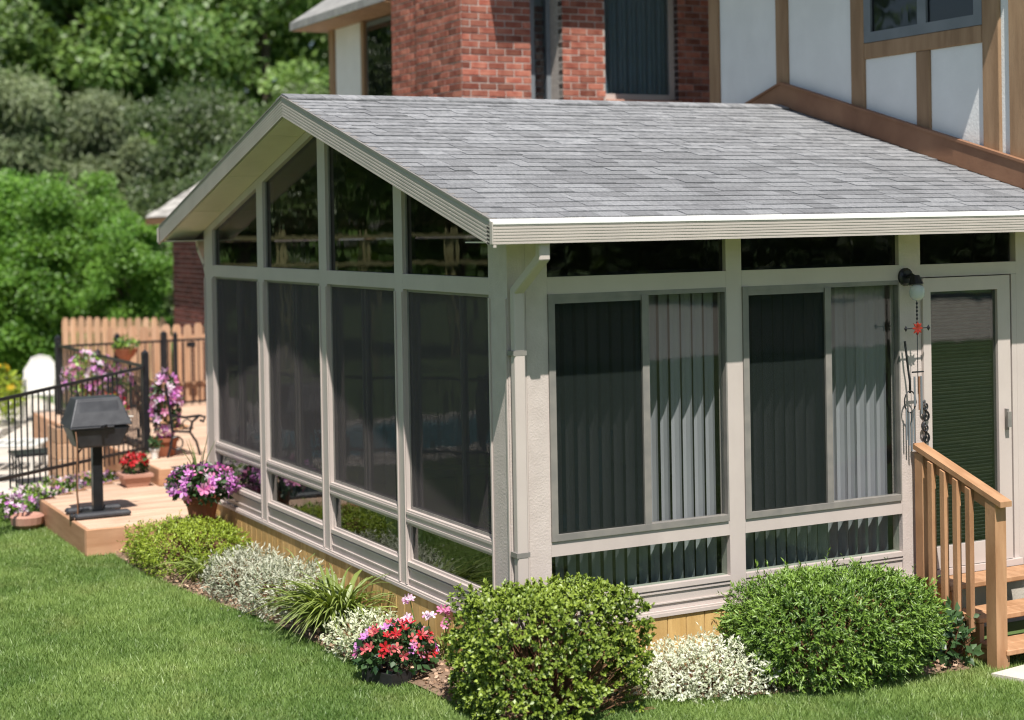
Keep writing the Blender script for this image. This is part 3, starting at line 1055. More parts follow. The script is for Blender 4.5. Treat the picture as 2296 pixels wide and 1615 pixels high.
def brick_face(axis, plane, a0, a1, z0, z1, parent, off=0, joined=False, mesh=brk, depth=.04, one=True):
    """running-bond bricks on a face: axis 'y' = face looking along -y at y=plane, 'x' = face looking along -x at x=plane"""
    r = 0
    z = z0
    while z < z1:
        a = a0 + (0 if (r + off) % 2 == 0 else -.105)
        while a < a1 - .02:
            b = min(a + .2, a1)
            s = max(a, a0)
            if b - s > .03:
                c = (s + b) / 2
                jog = rnd.uniform(-.003, .003)
                if axis == 'y':
                    m = Matrix.Translation((c, plane + .05 - .006 + jog, z + .0325)) @ Matrix.Diagonal(((b - s) / .2, 1, 1, 1))
                else:
                    m = Matrix.Translation((plane + .05 - .006 + jog, c, z + .0325)) @ Matrix.Rotation(R(90), 4, 'Z') @ Matrix.Diagonal(((b - s) / .2, 1, 1, 1))
                if joined:
                    src = mesh
                    stuffb.add([m @ v.co for v in src.vertices], [tuple(p.vertices) for p in src.polygons])
                    stuffr.extend([rnd.random()] * len(src.polygons))
                else:
                    put('brick', mesh, parent, m=m)
                    nb[0] += 1
            a += .21
        z += .075
        r += 1


ZB0, ZB1 = 3.66, 5.12
ch_ = bx('chimney', (3.136, 7.0, -.6), (3.97, 8.16, 7.5), MT['mortar'], H)
ch2 = bx('chimney', (3.19, 8.161, -.6), (3.9, 8.97, 7.5), MT['mortar'], H)
brick_face('y', 7.0, 3.136, 3.97, ZB0, ZB1, ch_)
brick_face('x', 3.136, 7.015, 8.16, ZB0, ZB1, ch_, 1)
brick_face('x', 3.19, 8.165, 8.97, ZB0, ZB1, ch2)


def join_bricks(m, parent):
    global stuffb, stuffr
    o = stuffb.build('bricks', m, parent, 'stuff')
    stuffb = MB()
    stuffr = []
    return o


ZC = ZB0 + .075 * 20
brick_face('y', 7.0, 3.136, 3.97, ZC, 6.4, ch_, 0, True)
brick_face('x', 3.136, 7.015, 8.16, ZC, 6.4, ch_, 1, True)
brick_face('x', 3.19, 8.165, 8.97, ZC, 6.4, ch2, 0, True)
MT['brick_join'] = mat('red_brick_far', v4(.25, .075, .052), v4(.37, .15, .105), .88, 9, bump=.5, bscale=60, spec=.2)
join_bricks(MT['brick_join'], ch_)
pier = bx('pier', (4.312, 6.9, -.6), (4.85, 7.3, 5.6), MT['mortar'], H)
brick_face('y', 6.9, 4.312, 4.85, ZB0 + .02, 4.98, pier, 1)
pier2 = bx('pier', (5.85, 6.95, -.6), (6.6, 7.3, 5.6), MT['mortar_dark'], H)
brick_face('y', 6.95, 5.85, 6.6, ZB0 + .04, 4.98, pier2)
nwall = bx('wing_wall', (3.97, 7.3, -.6), (9, 12.0, 5.6), MT['mortar'], H)
brick_face('y', 7.3, 3.98, 4.3, ZB0, 4.9, nwall)
for (a, b, yy) in ((4.06, 4.311, 7.2), (4.851, 5.849, 7.06)):
    f_ = .05 if a < 4.5 else .06
    wn = MB().box((a, yy - .03, 3.9 if a > 4.5 else 3.0), (a + f_, yy + .03, 5.3)).box((b - f_, yy - .03, 3.9 if a > 4.5 else 3.0), (b, yy + .03, 5.3)).box((a + f_, yy - .03, 3.88 if a > 4.5 else 3.0), (b - f_, yy + .03, 3.95 if a > 4.5 else 3.05)).build('window', MT['greytrim'] if a < 4.5 else MT['frame'], H)
    bx('pane', (a + f_, yy, 3.05 if a < 4.5 else 3.95), (b - f_, yy + .006, 5.3), MT['housepane'], wn)
cb('window_sill', (4.86, 6.86, 3.80), (5.84, 7.1, 3.875), MT['pinkplastic'], H)
bx('sill_wall', (4.851, 7.0, -.6), (5.849, 7.29, 3.8), MT['mortar'], H)
curt = MB()  # curtain folds, coloured paler to imitate the pale reflection in the pane
for i in range(14):
    curt.tube([(4.95 + i * .065, 7.16 + .02 * (i % 2), 3.9), (4.95 + i * .065, 7.16 + .02 * (i % 2), 5.3)], .03, 6)
curt.build('curtain', mat('curtain_reflection_grey', v4(.24, .29, .31), v4(.32, .36, .38), .9, 3), H)
MB().prism([(3.33, 6.38, 5.6), (9, 6.38, 5.6), (9, 8.5, 6.6), (3.33, 8.5, 6.6)], (0, 0, .15)).build('roof', MT['oldroof'], H)
# timbered back part with a low eave
bx('plaster_panel', (3.6, 10.86, -.4), (3.68, 11.79, 5.14), MT['plaster'], H)
cb('timber', (3.57, 11.791, -.4), (3.7, 11.97, 5.14), MT['timber'], H)
cb('timber', (3.57, 10.76, -.4), (3.7, 10.859, 5.14), MT['timber'], H)
wn = bx('window', (3.62, 8.98, 3.6), (3.68, 10.759, 5.12), MT['greytrim'], H)
bx('pane', (3.60, 9.05, 3.7), (3.606, 10.7, 5.05), MT['darkpane'], wn)
bx('back_wall', (3.69, 8.98, -.6), (8, 11.95, 5.14), MT['plaster'], H)
MB().prism([(3.1, 8.975, 5.15), (3.1, 12.17, 5.15), (6.4, 12.17, 7.35), (6.4, 8.975, 7.35)], (0, 0, .10)).build('roof', MT['greyroof'], H)
bx('eave_soffit', (3.11, 8.98, 5.141), (3.70, 12.16, 5.149), MT['timber'], H)
print('house bricks', nb[0])

# low brick wing behind the deck, seen past the sunroom corner
G_ = thing('brick_garage', 'low dark brick wing with pale shingled roof behind the picket fence', 'garage', (2.85, 15.6, -.36))
gw = bx('wall', (2.86, 12.3, -.6), (7.5, 17.1, 2.66), MT['mortar_dark'], G_)
brd = MB().cbox((-.1, -.05, -.0325), (.1, .05, .0325), .004).mesh('brick', MT['brick_dark'])
brick_face('x', 2.86, 14.2, 17.09, 1.05, 2.62, gw, mesh=brd)
brick_face('x', 2.86, 12.31, 14.19, 1.05, 2.62, gw, 0, True, brd)
brick_face('x', 2.86, 12.31, 17.09, -.3, 1.04, gw, 0, True, brd)
join_bricks(mat('brown_brick_far', v4(.10, .035, .03), v4(.16, .055, .045), .88, 9, spec=.2), gw)
MB().prism([(2.62, 12.2, 2.70), (2.62, 17.75, 2.70), (5.2, 15.6, 4.6), (5.2, 12.2, 4.6)], (0, 0, -.06)).build('roof_deck', MT['oldroof'], G_)
bx('eave_board', (2.60, 12.2, 2.60), (2.63, 17.74, 2.705), MT['twig'], G_)
tl = MB().cbox((0, 0, 0), (.29, .2, .012), .003).mesh('shingle', MT['oldroof'])
sr_ = math.atan(1.9 / 2.58)
for r in range(13):
    d = r * .17
    y = 13.6
    ymax = 17.75 - d * math.cos(sr_) * .83
    while y < ymax - .1:
        put('shingle', tl, G_, m=Matrix.Translation((2.60 + d * math.cos(sr_), y, 2.715 + d * math.sin(sr_))) @ Matrix.Rotation(-sr_ + .05, 4, 'Y') @ Matrix.Rotation(R(90), 4, 'Z') @ Matrix.Translation((0, -.2, 0)) @ Matrix.Diagonal((min(1, (ymax - y) / .3), 1, 1, 1)))
        y += .305

# ------------------------------------------------------------------ decks
DK = thing('lower_deck', 'low pinkish timber deck with a clipped corner carrying the grill', 'deck', (-.6, 6.6, -.36))
BW, GAP = .135, .009
yy = 5.70
while yy < 8.6:
    y1 = yy + BW
    xr = -.034 if yy < 6.2 else (1.3 if y1 < 7.75 else -.02)
    xl = -1.215 + max(0, (y1 - 7.6) * 1.2)
    if xr > 0 and y1 + BW + GAP > 7.75:
        y1 = 7.738
    MB().cbox((xl, yy, -.128), (xr, y1, -.1), .004).build('board', MT['deck'], DK)
    yy = y1 + GAP
cb('rim_board', (-1.252, 5.655, -.335), (-.034, 5.694, -.099), MT['decktrim'], DK)
cb('rim_board', (-1.255, 5.696, -.335), (-1.219, 7.6, -.098), MT['decktrim'], DK)
MB().prism([(-1.255, 7.602, -.335), (-1.218, 7.602, -.335), (-.02, 8.6, -.335), (-.06, 8.63, -.335)], (0, 0, .234)).build('rim_board', MT['decktrim'], DK)
bx('joist_frame', (-1.18, 5.74, -.6), (-.06, 7.7, -.14), MT['twig'], DK)
UD = thing('upper_deck', 'raised timber deck a step up behind the sunroom corner', 'deck', (1.4, 10.8, -.36))
yy = 7.76
while yy < 13.95:
    y1 = min(yy + BW, 13.95)
    MB().cbox((.015, yy, .042), (2.84, y1, .07), .004).build('board', MT['deck'], UD)
    yy = y1 + GAP
cb('rim_board', (-.018, 7.742, -.098), (2.84, 7.759, .071), MT['decktrim'], UD)
cb('rim_board', (-.018, 7.761, -.34), (.013, 13.95, .072), MT['decktrim'], UD)
bx('joist_frame', (.04, 7.79, -.6), (2.8, 13.9, .038), MT['twig'], UD)

# ------------------------------------------------------------------ steps by the door
ST = thing('wooden_steps', 'three cedar steps with a handrail leading up to the storm door', 'steps', (3.7, -.5, -.46))
for i, (zt, ya_, yb_) in enumerate(((-.0, -.30, -.045), (-.165, -.57, -.29), (-.325, -.83, -.55))):
    hh = (yb_ - ya_ - .006) / 2
    cb('tread', (3.20, ya_, zt - .038), (4.5, ya_ + hh, zt), MT['rail'], ST)
    cb('tread', (3.20, ya_ + hh + .006, zt - .038), (4.5, yb_, zt), MT['rail'], ST)
MB().prism([(3.205, -.03, -.04), (3.205, -.31, -.04), (3.205, -.31, -.205), (3.205, -.57, -.205), (3.205, -.57, -.365), (3.205, -.80, -.365), (3.205, -.80, -.46), (3.205, -.03, -.46)], (.04, 0, 0)).build('stringer', MT['rail'], ST)
MB().prism([(4.44, -.03, -.04), (4.44, -.31, -.04), (4.44, -.31, -.205), (4.44, -.57, -.205), (4.44, -.57, -.365), (4.44, -.80, -.365), (4.44, -.80, -.46), (4.44, -.03, -.46)], (.04, 0, 0)).build('stringer', MT['rail'], ST)
hz = lambda q: .925 + (.625 - .925) * (q / -.86)
MB().prism([(3.115, .0 - .035, hz(-.035) - .0), (3.115, -.87, hz(-.87)), (3.115, -.87, hz(-.87) + .036), (3.115, -.035, hz(-.035) + .036)], (.10, 0, 0)).build('handrail', MT['rail'], ST)
MB().prism([(3.145, -.1, hz(-.1) - .085), (3.145, -.72, hz(-.72) - .085), (3.145, -.72, hz(-.72) - .004), (3.145, -.1, hz(-.1) - .004)], (.036, 0, 0)).build('sub_rail', MT['rail'], ST)
cb('rail_post', (3.125, -.125, .02), (3.215, -.04, hz(-.1) - .002), MT['rail'], ST)
MB().prism([(3.12, -.815, -.47), (3.12, -.725, -.47), (3.12, -.725, hz(-.725) - .004), (3.12, -.815, hz(-.815) - .004)], (.095, 0, 0)).build('newel_post', MT['rail'], ST)
for y_, zb in ((-.215, -.10), (-.335, -.14), (-.455, -.185), (-.575, -.245)):
    MB().prism([(3.105, y_ - .021, zb), (3.105, y_ + .021, zb + .02), (3.105, y_ + .021, hz(y_ + .021) - .012), (3.105, y_ - .021, hz(y_ - .021) - .012)], (.038, 0, 0)).build('baluster', MT['rail'], ST)

# ------------------------------------------------------------------ lamp and hanging ornaments by the door
LA = thing('wall_lamp', 'small black wall lamp with frosted globe on the post beside the door', 'lamp', (3.1, 0, 2.1))
MB().tube([(3.10, -.001, 2.10), (3.10, -.018, 2.10), (3.10, -.028, 2.10)], [.062, .062, .045], 16).build('back_plate', MT['lampmetal'], LA)
MB().tube([(3.10, -.03, 2.10), (3.10, -.07, 2.115), (3.105, -.10, 2.10), (3.105, -.115, 2.075)], .014, 8).tube([(3.105, -.10, 2.11), (3.105, -.112, 2.05)], [.03, .05], 12).build('arm', MT['lampmetal'], LA)
MB().lathe([(.02, .05), (.046, .035), (.054, .0), (.048, -.035), (.03, -.055), (.004, -.062)], (3.105, -.118, 2.0), 16).build('globe', MT['globe'], LA, smooth=True)

WC = thing('wind_chime', 'beaded wind chime with a red flower hanging under the wall lamp', 'wind chime', (3.1, -.12, 1.93))
chn = MB()
for i in range(9):
    chn.lathe([(.002, 0), (.009, .012), (.002, .024)], (3.1, -.12, 1.70 + i * .026), 6)
chn.tube([(3.1, -.12, 1.30), (3.1, -.12, 1.94)], .003, 5)
chn.build('chain', MT['iron'], WC)
fl = MB()
for k in range(8):
    a = k * math.pi / 4
    fl.prism([(3.1, -.125, 1.75), (3.1 + .03 * math.cos(a - .3), -.13, 1.75 + .03 * math.sin(a - .3)), (3.1 + .048 * math.cos(a), -.125, 1.75 + .048 * math.sin(a)), (3.1 + .03 * math.cos(a + .3), -.13, 1.75 + .03 * math.sin(a + .3))], (0, .006, 0))
fl.build('flower_ornament', mat('red_enamel', v4(.22, .015, .012), v4(.28, .03, .015), .4, 9), WC)
cr = MB().tube([(3.0, -.12, 1.75), (3.2, -.12, 1.75)], .004, 5).tube([(3.05, -.12, 1.45), (3.15, -.12, 1.45)], .006, 5)
for sx in (-.1, .1):
    cr.lathe([(.002, 0), (.013, .02), (.002, .04)], (3.1 + sx, -.12, 1.73), 6)
cr.build('cross_bar', MT['iron'], WC)
for i, dx in enumerate((-.03, 0, .03)):
    MB().tube([(3.1 + dx, -.12 - .012 * (i % 2), 1.22 - .03 * i), (3.1 + dx, -.12 - .012 * (i % 2), 1.42)], .007, 6).build('chime_tube', MT['greytrim'] if i != 1 else MT['redboard'], WC)
WC2 = thing('wind_chime', 'long wire wind chime with a ring hanging on the post left of the door', 'wind chime', (3.08, -.06, 1.62))
MB().tube([(3.05, -.05, 1.66), (3.06, -.055, 1.55), (3.075, -.05, 1.47), (3.085, -.055, 1.38), (3.09, -.05, 1.3)], .008, 6).build('wire', MT['iron'], WC2)
MB().tube([(3.085 + .05 * math.cos(t), -.055, 1.24 + .075 * math.sin(t)) for t in np.linspace(0, 2 * math.pi, 17)], .005, 5).build('ring', MT['iron'], WC2)
for dx, a, b in ((-.035, .98, 1.2), (-.012, .94, 1.17), (.01, .9, 1.17), (.033, .96, 1.19)):
    MB().tube([(3.085 + dx, -.055, a), (3.085 + dx, -.055, b)], .006, 6).build('chime_tube', MT['greytrim'], WC2)
SW = thing('scroll_ornament', 'dark curled metal scroll ornament on the storm door edge above the handrail', 'ornament', (3.235, -.03, 1.08))
s_ = MB()
for i in range(4):
    zc = 1.20 - i * .075
    sg = 1 if i % 2 else -1
    s_.tube([(3.238 + sg * (.006 + .0040 * t) * math.cos(t * 1.1), -.036, zc + (.006 + .0048 * t) * math.sin(t * 1.1)) for t in np.linspace(0, 7, 16)], .0075, 5)
s_.tube([(3.238, -.032, 1.24), (3.238, -.032, .93)], .004, 5)
s_.build('scrolls', MT['iron'], SW)
hook = MB()

# ------------------------------------------------------------------ grill
GR = thing('gas_grill', 'grey black gas grill on a single pedestal on the low deck', 'grill', (-.95, 6.42, -.1))
gx, gy = -.965, 6.42


def frustum(x0, x1, y0, y1, za, X0, X1, Y0, Y1, zb):
    return MB().add([(x0, y0, za), (x1, y0, za), (x1, y1, za), (x0, y1, za), (X0, Y0, zb), (X1, Y0, zb), (X1, Y1, zb), (X0, Y1, zb)],
                    [(3, 2, 1, 0), (4, 5, 6, 7), (0, 1, 5, 4), (1, 2, 6, 5), (2, 3, 7, 6), (3, 0, 4, 7)])


def bevel(o, wd=.012, seg=2):
    b = o.modifiers.new('bevel', 'BEVEL')
    b.width = wd
    b.segments = seg
    b.limit_method = 'ANGLE'
    return o


bevel(frustum(gx - .20, gx + .20, gy - .14, gy + .14, .535, gx - .27, gx + .27, gy - .2, gy + .2, .725).build('firebox', MT['grill'], GR), .02)
lid = frustum(gx - .285, gx + .285, gy - .215, gy + .215, .735, gx - .20, gx + .20, gy - .10, gy + .15, .985)
lid.add([(gx - .285, gy - .216, .715), (gx + .12, gy - .216, .715), (gx + .12, gy - .216, .737), (gx - .285, gy - .216, .737), (gx - .285, gy + .1, .715), (gx + .12, gy + .1, .715), (gx + .12, gy + .1, .737), (gx - .285, gy + .1, .737)],
        [(3, 2, 1, 0), (4, 5, 6, 7), (0, 1, 5, 4), (1, 2, 6, 5), (2, 3, 7, 6), (3, 0, 4, 7)])
lid = bevel(lid.build('lid', MT['grill'], GR), .016)
bevel(frustum(gx - .205, gx + .19, gy - .20, gy - .185, .745, gx - .185, gx + .17, gy - .118, gy - .1, .965).build('lid_rib', MT['grill'], lid), .008)
MB().tube([(gx + .0, gy - .225, .735), (gx + .0, gy - .245, .735)], .014, 8).tube([(gx + .02, gy - .225, .742), (gx + .05, gy - .225, .745)], .008, 6).build('latch', MT['grillpost'], lid)
cb('pedestal', (gx - .045, gy - .04, -.06), (gx + .045, gy + .05, .535), MT['grillpost'], GR)
MB().cbox((gx - .26, gy - .25, -.097), (gx + .25, gy - .14, -.045), .018).build('base_bar', MT['grill'], GR)
MB().cbox((gx - .26, gy + .1, -.097), (gx + .25, gy + .21, -.045), .018).build('base_bar', MT['grill'], GR)
cb('base_plate', (gx - .15, gy - .139, -.095), (gx + .15, gy + .099, -.06), MT['grillpost'], GR)
MB().tube([(gx - .27, gy - .2, -.07), (gx - .30, gy - .2, -.07)], .035, 10).build('wheel', MT['grillpost'], GR)
MB().tube([(gx + .19, gy + .05, .70), (gx + .30, gy + .06, .78), (gx + .36, gy + .06, .775)], .008, 6).tube([(gx + .30, gy + .06, .78), (gx + .34, gy + .06, .74)], .007, 6).build('side_hook', MT['whiteplastic'], GR)
hose = [(gx - .1, gy + .05, .54)] + [(gx - .16 - .02 * math.sin(t * 3), gy + .04, .5 - .55 * t) for t in np.linspace(.05, 1, 9)] + [(gx - .08, gy, -.04)]
MB().tube(hose, .009, 6).build('gas_hose', MT['grillpost'], GR)
MB().tube([(gx - .235, gy - .21, .70), (gx - .232, gy - .24, .6), (gx - .235, gy - .22, -.05)], .006, 6).build('drip_rod', MT['redboard'], GR)

# ------------------------------------------------------------------ fences
pk_mesh = MB().tube([(0, 0, 0), (0, 0, 1)], .0085, 6).mesh('picket', MT['iron'])


def iron_fence(label, pts, zr, posts, ptop, group):
    """iron railing: posts, two rails, one thin picket after another"""
    p0 = pts[0]
    t = thing('iron_fence', label, 'fence', (p0[0], p0[1], -.34), group)
    for (a, b), (z0a, z0b, z1a, z1b) in zip(zip(pts, pts[1:]), zr):
        va, vb = Vector((a[0], a[1], 0)), Vector((b[0], b[1], 0))
        d = vb - va
        sd = Vector((-d.y, d.x, 0)).normalized() * .016
        for q0, q1 in ((z0a, z0b), (z1a, z1b)):
            A, B = va + Vector((0, 0, q0)), vb + Vector((0, 0, q1))
            MB().prism([A - sd, B - sd, B + sd, A + sd], (0, 0, .03)).build('rail', MT['iron'], t)
        n = int(d.length / .105)
        for i in range(1, n):
            f = i / n
            p = va + d * f
            lo = z0a + (z0b - z0a) * f - .09
            hi = z1a + (z1b - z1a) * f + .0
            put('picket', pk_mesh, t, (p.x, p.y, lo), None, (1, 1, hi - lo))
    for (x, y, zb, zt, hw) in posts:
        cb('post', (x - hw, y - hw, zb), (x + hw, y + hw, zt), MT['iron'], t)
        MB().lathe([(hw * 1.2, 0), (hw * 1.2, .012), (hw * .5, .03), (.002, .05)], (x, y, zt), 10).build('post_cap', MT['iron'], t)
    return t


GF = 'black iron railings round the pool patio'
iron_fence('black iron fence running diagonally past the low deck and grill', [(.22, 9.09), (-1.70, 6.97), (-3.6, 4.87)], [(.11, .21, 1.0, .95), (.21, .2, .95, .94)], [(.22, 9.09, .06, 1.16, .035), (-2.65, 5.92, -.4, 1.0, .03)], 1.0, GF)
iron_fence('black iron fence running straight back from the thick post behind the bench', [(.22, 9.16), (.25, 13.5)], [(.11, .11, 1.0, .98)], [(.235, 11.3, .06, 1.04, .028)], 1.0, GF)
fe = iron_fence('black iron gate fence standing in front of the cedar pickets', [(.25, 13.56), (2.84, 13.62)], [(.10, .10, .965, .965)], [(.25, 13.56, -.34, 1.09, .04), (1.05, 13.58, .06, 1.08, .035), (1.70, 13.60, .06, 1.08, .04), (1.86, 13.60, .06, 1.06, .028)], 1.0, GF)
for x_, z_ in ((2.02, .88), (2.46, .88), (2.46, .03)):
    bx('hinge', (x_, 13.57, z_), (x_ + .12, 13.60, z_ + .07), MT['iron'], fe)
MB().prism([(2.38, 13.55, .45), (2.42, 13.55, .45), (2.52, 13.55, .68), (2.50, 13.55, .70)], (0, .02, 0)).build('latch', MT['iron'], fe)

cp = [(-.061, 0), (.061, 0), (.061, .95), (.032, 1.0), (-.032, 1.0), (-.061, .95)]
ck_mesh = MB().prism([(x, 0, z) for x, z in cp], (0, .018, 0)).mesh('picket', MT['picket'])


def picket_fence(label, a, b, zb, zt, group):
    a, b = Vector((a[0], a[1], 0)), Vector((b[0], b[1], 0))
    t = thing('picket_fence', label, 'fence', (a.x, a.y, zb), group)
    d = b - a
    rz = math.atan2(d.y, d.x)
    n = int(d.length / .15)
    for i in range(n):
        p = a + d * ((i + .5) / n)
        put('picket', ck_mesh, t, (p.x, p.y, zb), (0, 0, rz), (1, 1, zt - zb + rnd.uniform(-.012, .012)))
    back = Vector((-d.y, d.x, 0)).normalized()
    for zz in (zb + .2, zt - .25):
        A = a + back * .02
        B = b + back * .02
        MB().prism([(A.x, A.y, zz), (B.x, B.y, zz), (B.x, B.y, zz + .09), (A.x, A.y, zz + .09)], back * .04).build('rail', MT['picket'], t)
    return t


picket_fence('cedar picket fence with dog eared tops behind the iron gate', (.98, 13.95), (2.85, 13.97), .06, 1.18, 'cedar picket fences')
picket_fence('farther cedar fence at the foot of the bright green bushes', (1.62, 19.6), (3.0, 18.05), -.4, 1.06, 'cedar picket fences')
rf = thing('rail_fence', 'tall wooden rail fence beyond the pool mirrored in the gable glass', 'fence', (-8, 21, -.34))
for i in range(7):
    f = i / 6
    x_, y_ = -12 + 8.5 * f, 18.5 + 5.2 * f
    bx('post', (x_ - .06, y_ - .06, -.4), (x_ + .06, y_ + .06, 2.45), MT['oldwood'], rf)
for zz in (1.75, 2.28):
    MB().prism([(-12, 18.43, zz), (-3.5, 23.63, zz), (-3.5, 23.63, zz + .07), (-12, 18.43, zz + .07)], (.0, -.04, 0)).build('rail', MT['oldwood'], rf)

# ------------------------------------------------------------------ pool and patio furniture
PO = thing('swimming_pool', 'blue swimming pool with pale coping beyond the iron fence', 'pool', (-5.5, 11.4, -.33))
MB().box((-9, 9.95, -.325), (-2.4, 12.9, -.318)).build('pool_surface', MT['water'], PO)
MB().box((-9.3, 9.65, -.326), (-2.1, 9.95, -.28)).box((-9.3, 12.9, -.326), (-2.1, 13.2, -.28)).box((-9.3, 9.951, -.326), (-9, 12.899, -.28)).box((-2.4, 9.951, -.326), (-2.1, 12.899, -.28)).build('coping', MT['concrete'], PO)


def lounger(label, x, y, rz):
    t = thing('sun_lounger', label, 'lounger', (x, y, -.33), 'white loungers on the pool patio')
    M_ = Matrix.Translation((x, y, -.33)) @ Matrix.Rotation(rz, 4, 'Z')
    def P(*p):
        return tuple(M_ @ Vector(p))
    for s in (-.28, .28):
        MB().tube([P(-.9, s, .3), P(.35, s, .3), P(.95, s, .62)], .02, 6).build('frame_rail', MT['whiteplastic'], t)
        MB().tube([P(-.7, s, .3), P(-.7, s, .0)], .02, 6).build('leg', MT['whiteplastic'], t)
        MB().tube([P(.3, s, .3), P(.3, s, .0)], .02, 6).build('leg', MT['whiteplastic'], t)
    for i in range(15):
        f = -.88 + i * .125
        zz = .3 if f < .35 else .3 + (f - .35) * .533
        MB().prism([P(f, -.27, zz), P(f + .1, -.27, zz + (0 if f < .35 else .053)), P(f + .1, .27, zz + (0 if f < .35 else .053)), P(f, .27, zz)], (0, 0, .012)).build('strap', MT['whiteplastic'], t)


lounger('white strapped sun lounger on the pool patio behind the grill', -.75, 11.6, R(-25))
lounger('white strapped sun lounger farther left beside the pool', -1.75, 11.0, R(-35))


def resin_chair(label, x, y, rz):
    t = thing('patio_chair', label, 'chair', (x, y, -.33), 'white resin chairs at the back of the patio')
    M_ = Matrix.Translation((x, y, -.33)) @ Matrix.Rotation(rz, 4, 'Z')
    P = lambda *p: tuple(M_ @ Vector(p))
    MB().prism([P(-.24, -.22, .40), P(.24, -.22, .40), P(.24, .22, .38), P(-.24, .22, .38)], (0, 0, .03)).build('seat', MT['whiteplastic'], t)
    arch = [(-.24, .38), (.24, .38), (.25, .75), (.16, .88), (0, .92), (-.16, .88), (-.25, .75)]
    MB().prism([P(a, .22 + (b - .38) * .25, b) for a, b in arch], M_.to_3x3() @ Vector((0, .03, 0))).build('backrest', MT['whiteplastic'], t)
    for sx in (-.23, .23):
        MB().tube([P(sx * 1.1, -.22, .0), P(sx, -.2, .62), P(sx, .26, .64)], .022, 6).build('arm', MT['whiteplastic'], t)
        MB().tube([P(sx * 1.1, .28, .0), P(sx, .2, .4)], .022, 6).build('leg', MT['whiteplastic'], t)


resin_chair('white resin chair at the back of the patio, nearest the fence corner', .98, 17.3, R(20))
resin_chair('white resin chair at the back of the patio beside the yellow flowers', .60, 16.5, R(-15))
PT = thing('patio_table', 'low dark iron table on the patio left of the timber planter box', 'table', (-.72, 10.3, -.33))
MB().prism([(-1.0, 10.05, 0), (-.45, 10.05, 0), (-.45, 10.5, 0), (-1.0, 10.5, 0)], (0, 0, .03)).build('table_top', MT['iron'], PT)
for x_, y_ in ((-.97, 10.08), (-.5, 10.08), (-.97, 10.45), (-.5, 10.45)):
    MB().tube([(x_, y_, -.33), (x_ + .02, y_, -.1), (x_, y_, 0)], .012, 6).build('leg', MT['iron'], PT)
PB = thing('planter_box', 'square timber planter box behind the grill', 'planter', (-.4, 9.75, -.34))
for k in range(4):
    z_ = -.34 + k * .175
    cb('board', (-.63, 9.5, z_), (-.17, 9.53, z_ + .17), MT['picket'], PB)
    cb('board', (-.66, 9.5, z_), (-.632, 10.0, z_ + .17), MT['picket'], PB)
    cb('board', (-.168, 9.5, z_), (-.14, 10.0, z_ + .17), MT['picket'], PB)
bx('soil', (-.63, 9.54, .2), (-.17, 9.98, .33), MT['potsoil'], PB)

BE = thing('garden_bench', 'garden bench with curled black iron arm beside the flower tower', 'bench', (.45, 9.1, .07))
for y_ in (8.55, 9.85):
    a_ = MB()
    a_.tube([(.66, y_, .07), (.62, y_, .22), (.55, y_, .33), (.36, y_, .35), (.34, y_, .2), (.30, y_, .07)], .014, 6)
    a_.tube([(.55, y_, .33), (.58, y_, .44), (.66, y_, .50), (.72, y_, .48), (.70, y_, .43), (.665, y_, .45)], .015, 6)
    a_.tube([(.66, y_, .50), (.5, y_, .49), (.34, y_, .52)], .014, 6)
    a_.tube([(.36, y_, .35), (.33, y_, .6), (.29, y_, .86)], .015, 6)
    a_.tube([(.40 + .07 * math.cos(t), y_, .22 + .07 * math.sin(t)) for t in np.linspace(0, 6.3, 13)], .009, 5)
    a_.tube([(.52 + .05 * math.cos(t), y_, .42 + .05 * math.sin(t)) for t in np.linspace(0, 6.3, 13)], .008, 5)
    a_.build('iron_end', MT['iron'], BE)
for i in range(5):
    cb('slat', (.36 + i * .05, 8.57, .355), (.40 + i * .05, 9.83, .375), MT['rail'], BE)
for i in range(4):
    z_ = .46 + i * .11
    cb('slat', (.318 - i * .012, 8.57, z_), (.336 - i * .012, 9.83, z_ + .08), MT['rail'], BE)

# ------------------------------------------------------------------ flowers and shrubs
def flower_mesh(m, petals=5, r=.03, cup=.35):
    V, F, A = [], [], []
    for k in range(petals):
        a = 2 * math.pi * k / petals
        wd = .75 * math.pi / petals
        b = len(V)
        V += [(0, 0, 0), (r * .62 * math.cos(a - wd), r * .62 * math.sin(a - wd), r * cup * .6), (r * math.cos(a - wd * .4), r * math.sin(a - wd * .4), r * cup), (r * math.cos(a + wd * .4), r * math.sin(a + wd * .4), r * cup), (r * .62 * math.cos(a + wd), r * .62 * math.sin(a + wd), r * cup * .6)]
        F.append((b, b + 1, b + 2, b + 3, b + 4))
        A.append(rnd.random())
    me = bpy.data.meshes.new('flower')
    me.from_pydata(V, [], F)
    a_ = me.attributes.new('rnd', 'FLOAT', 'FACE')
    a_.data.foreach_set('value', A)
    me.materials.append(m)
    return me


FM = {k: [flower_mesh(MT[k], 5, .03, c) for c in (.15, .4, .7)] for k in ('purple', 'pink', 'whitepink', 'redflower', 'coral', 'yellow')}


def aim(p, d, s=1.0):
    q = Vector(d).to_track_quat('Z', 'Y')
    return Matrix.Translation(p) @ q.to_matrix().to_4x4() @ Matrix.Rotation(rnd.uniform(0, 6), 4, 'Z') @ Matrix.Diagonal((s, s, s, 1))


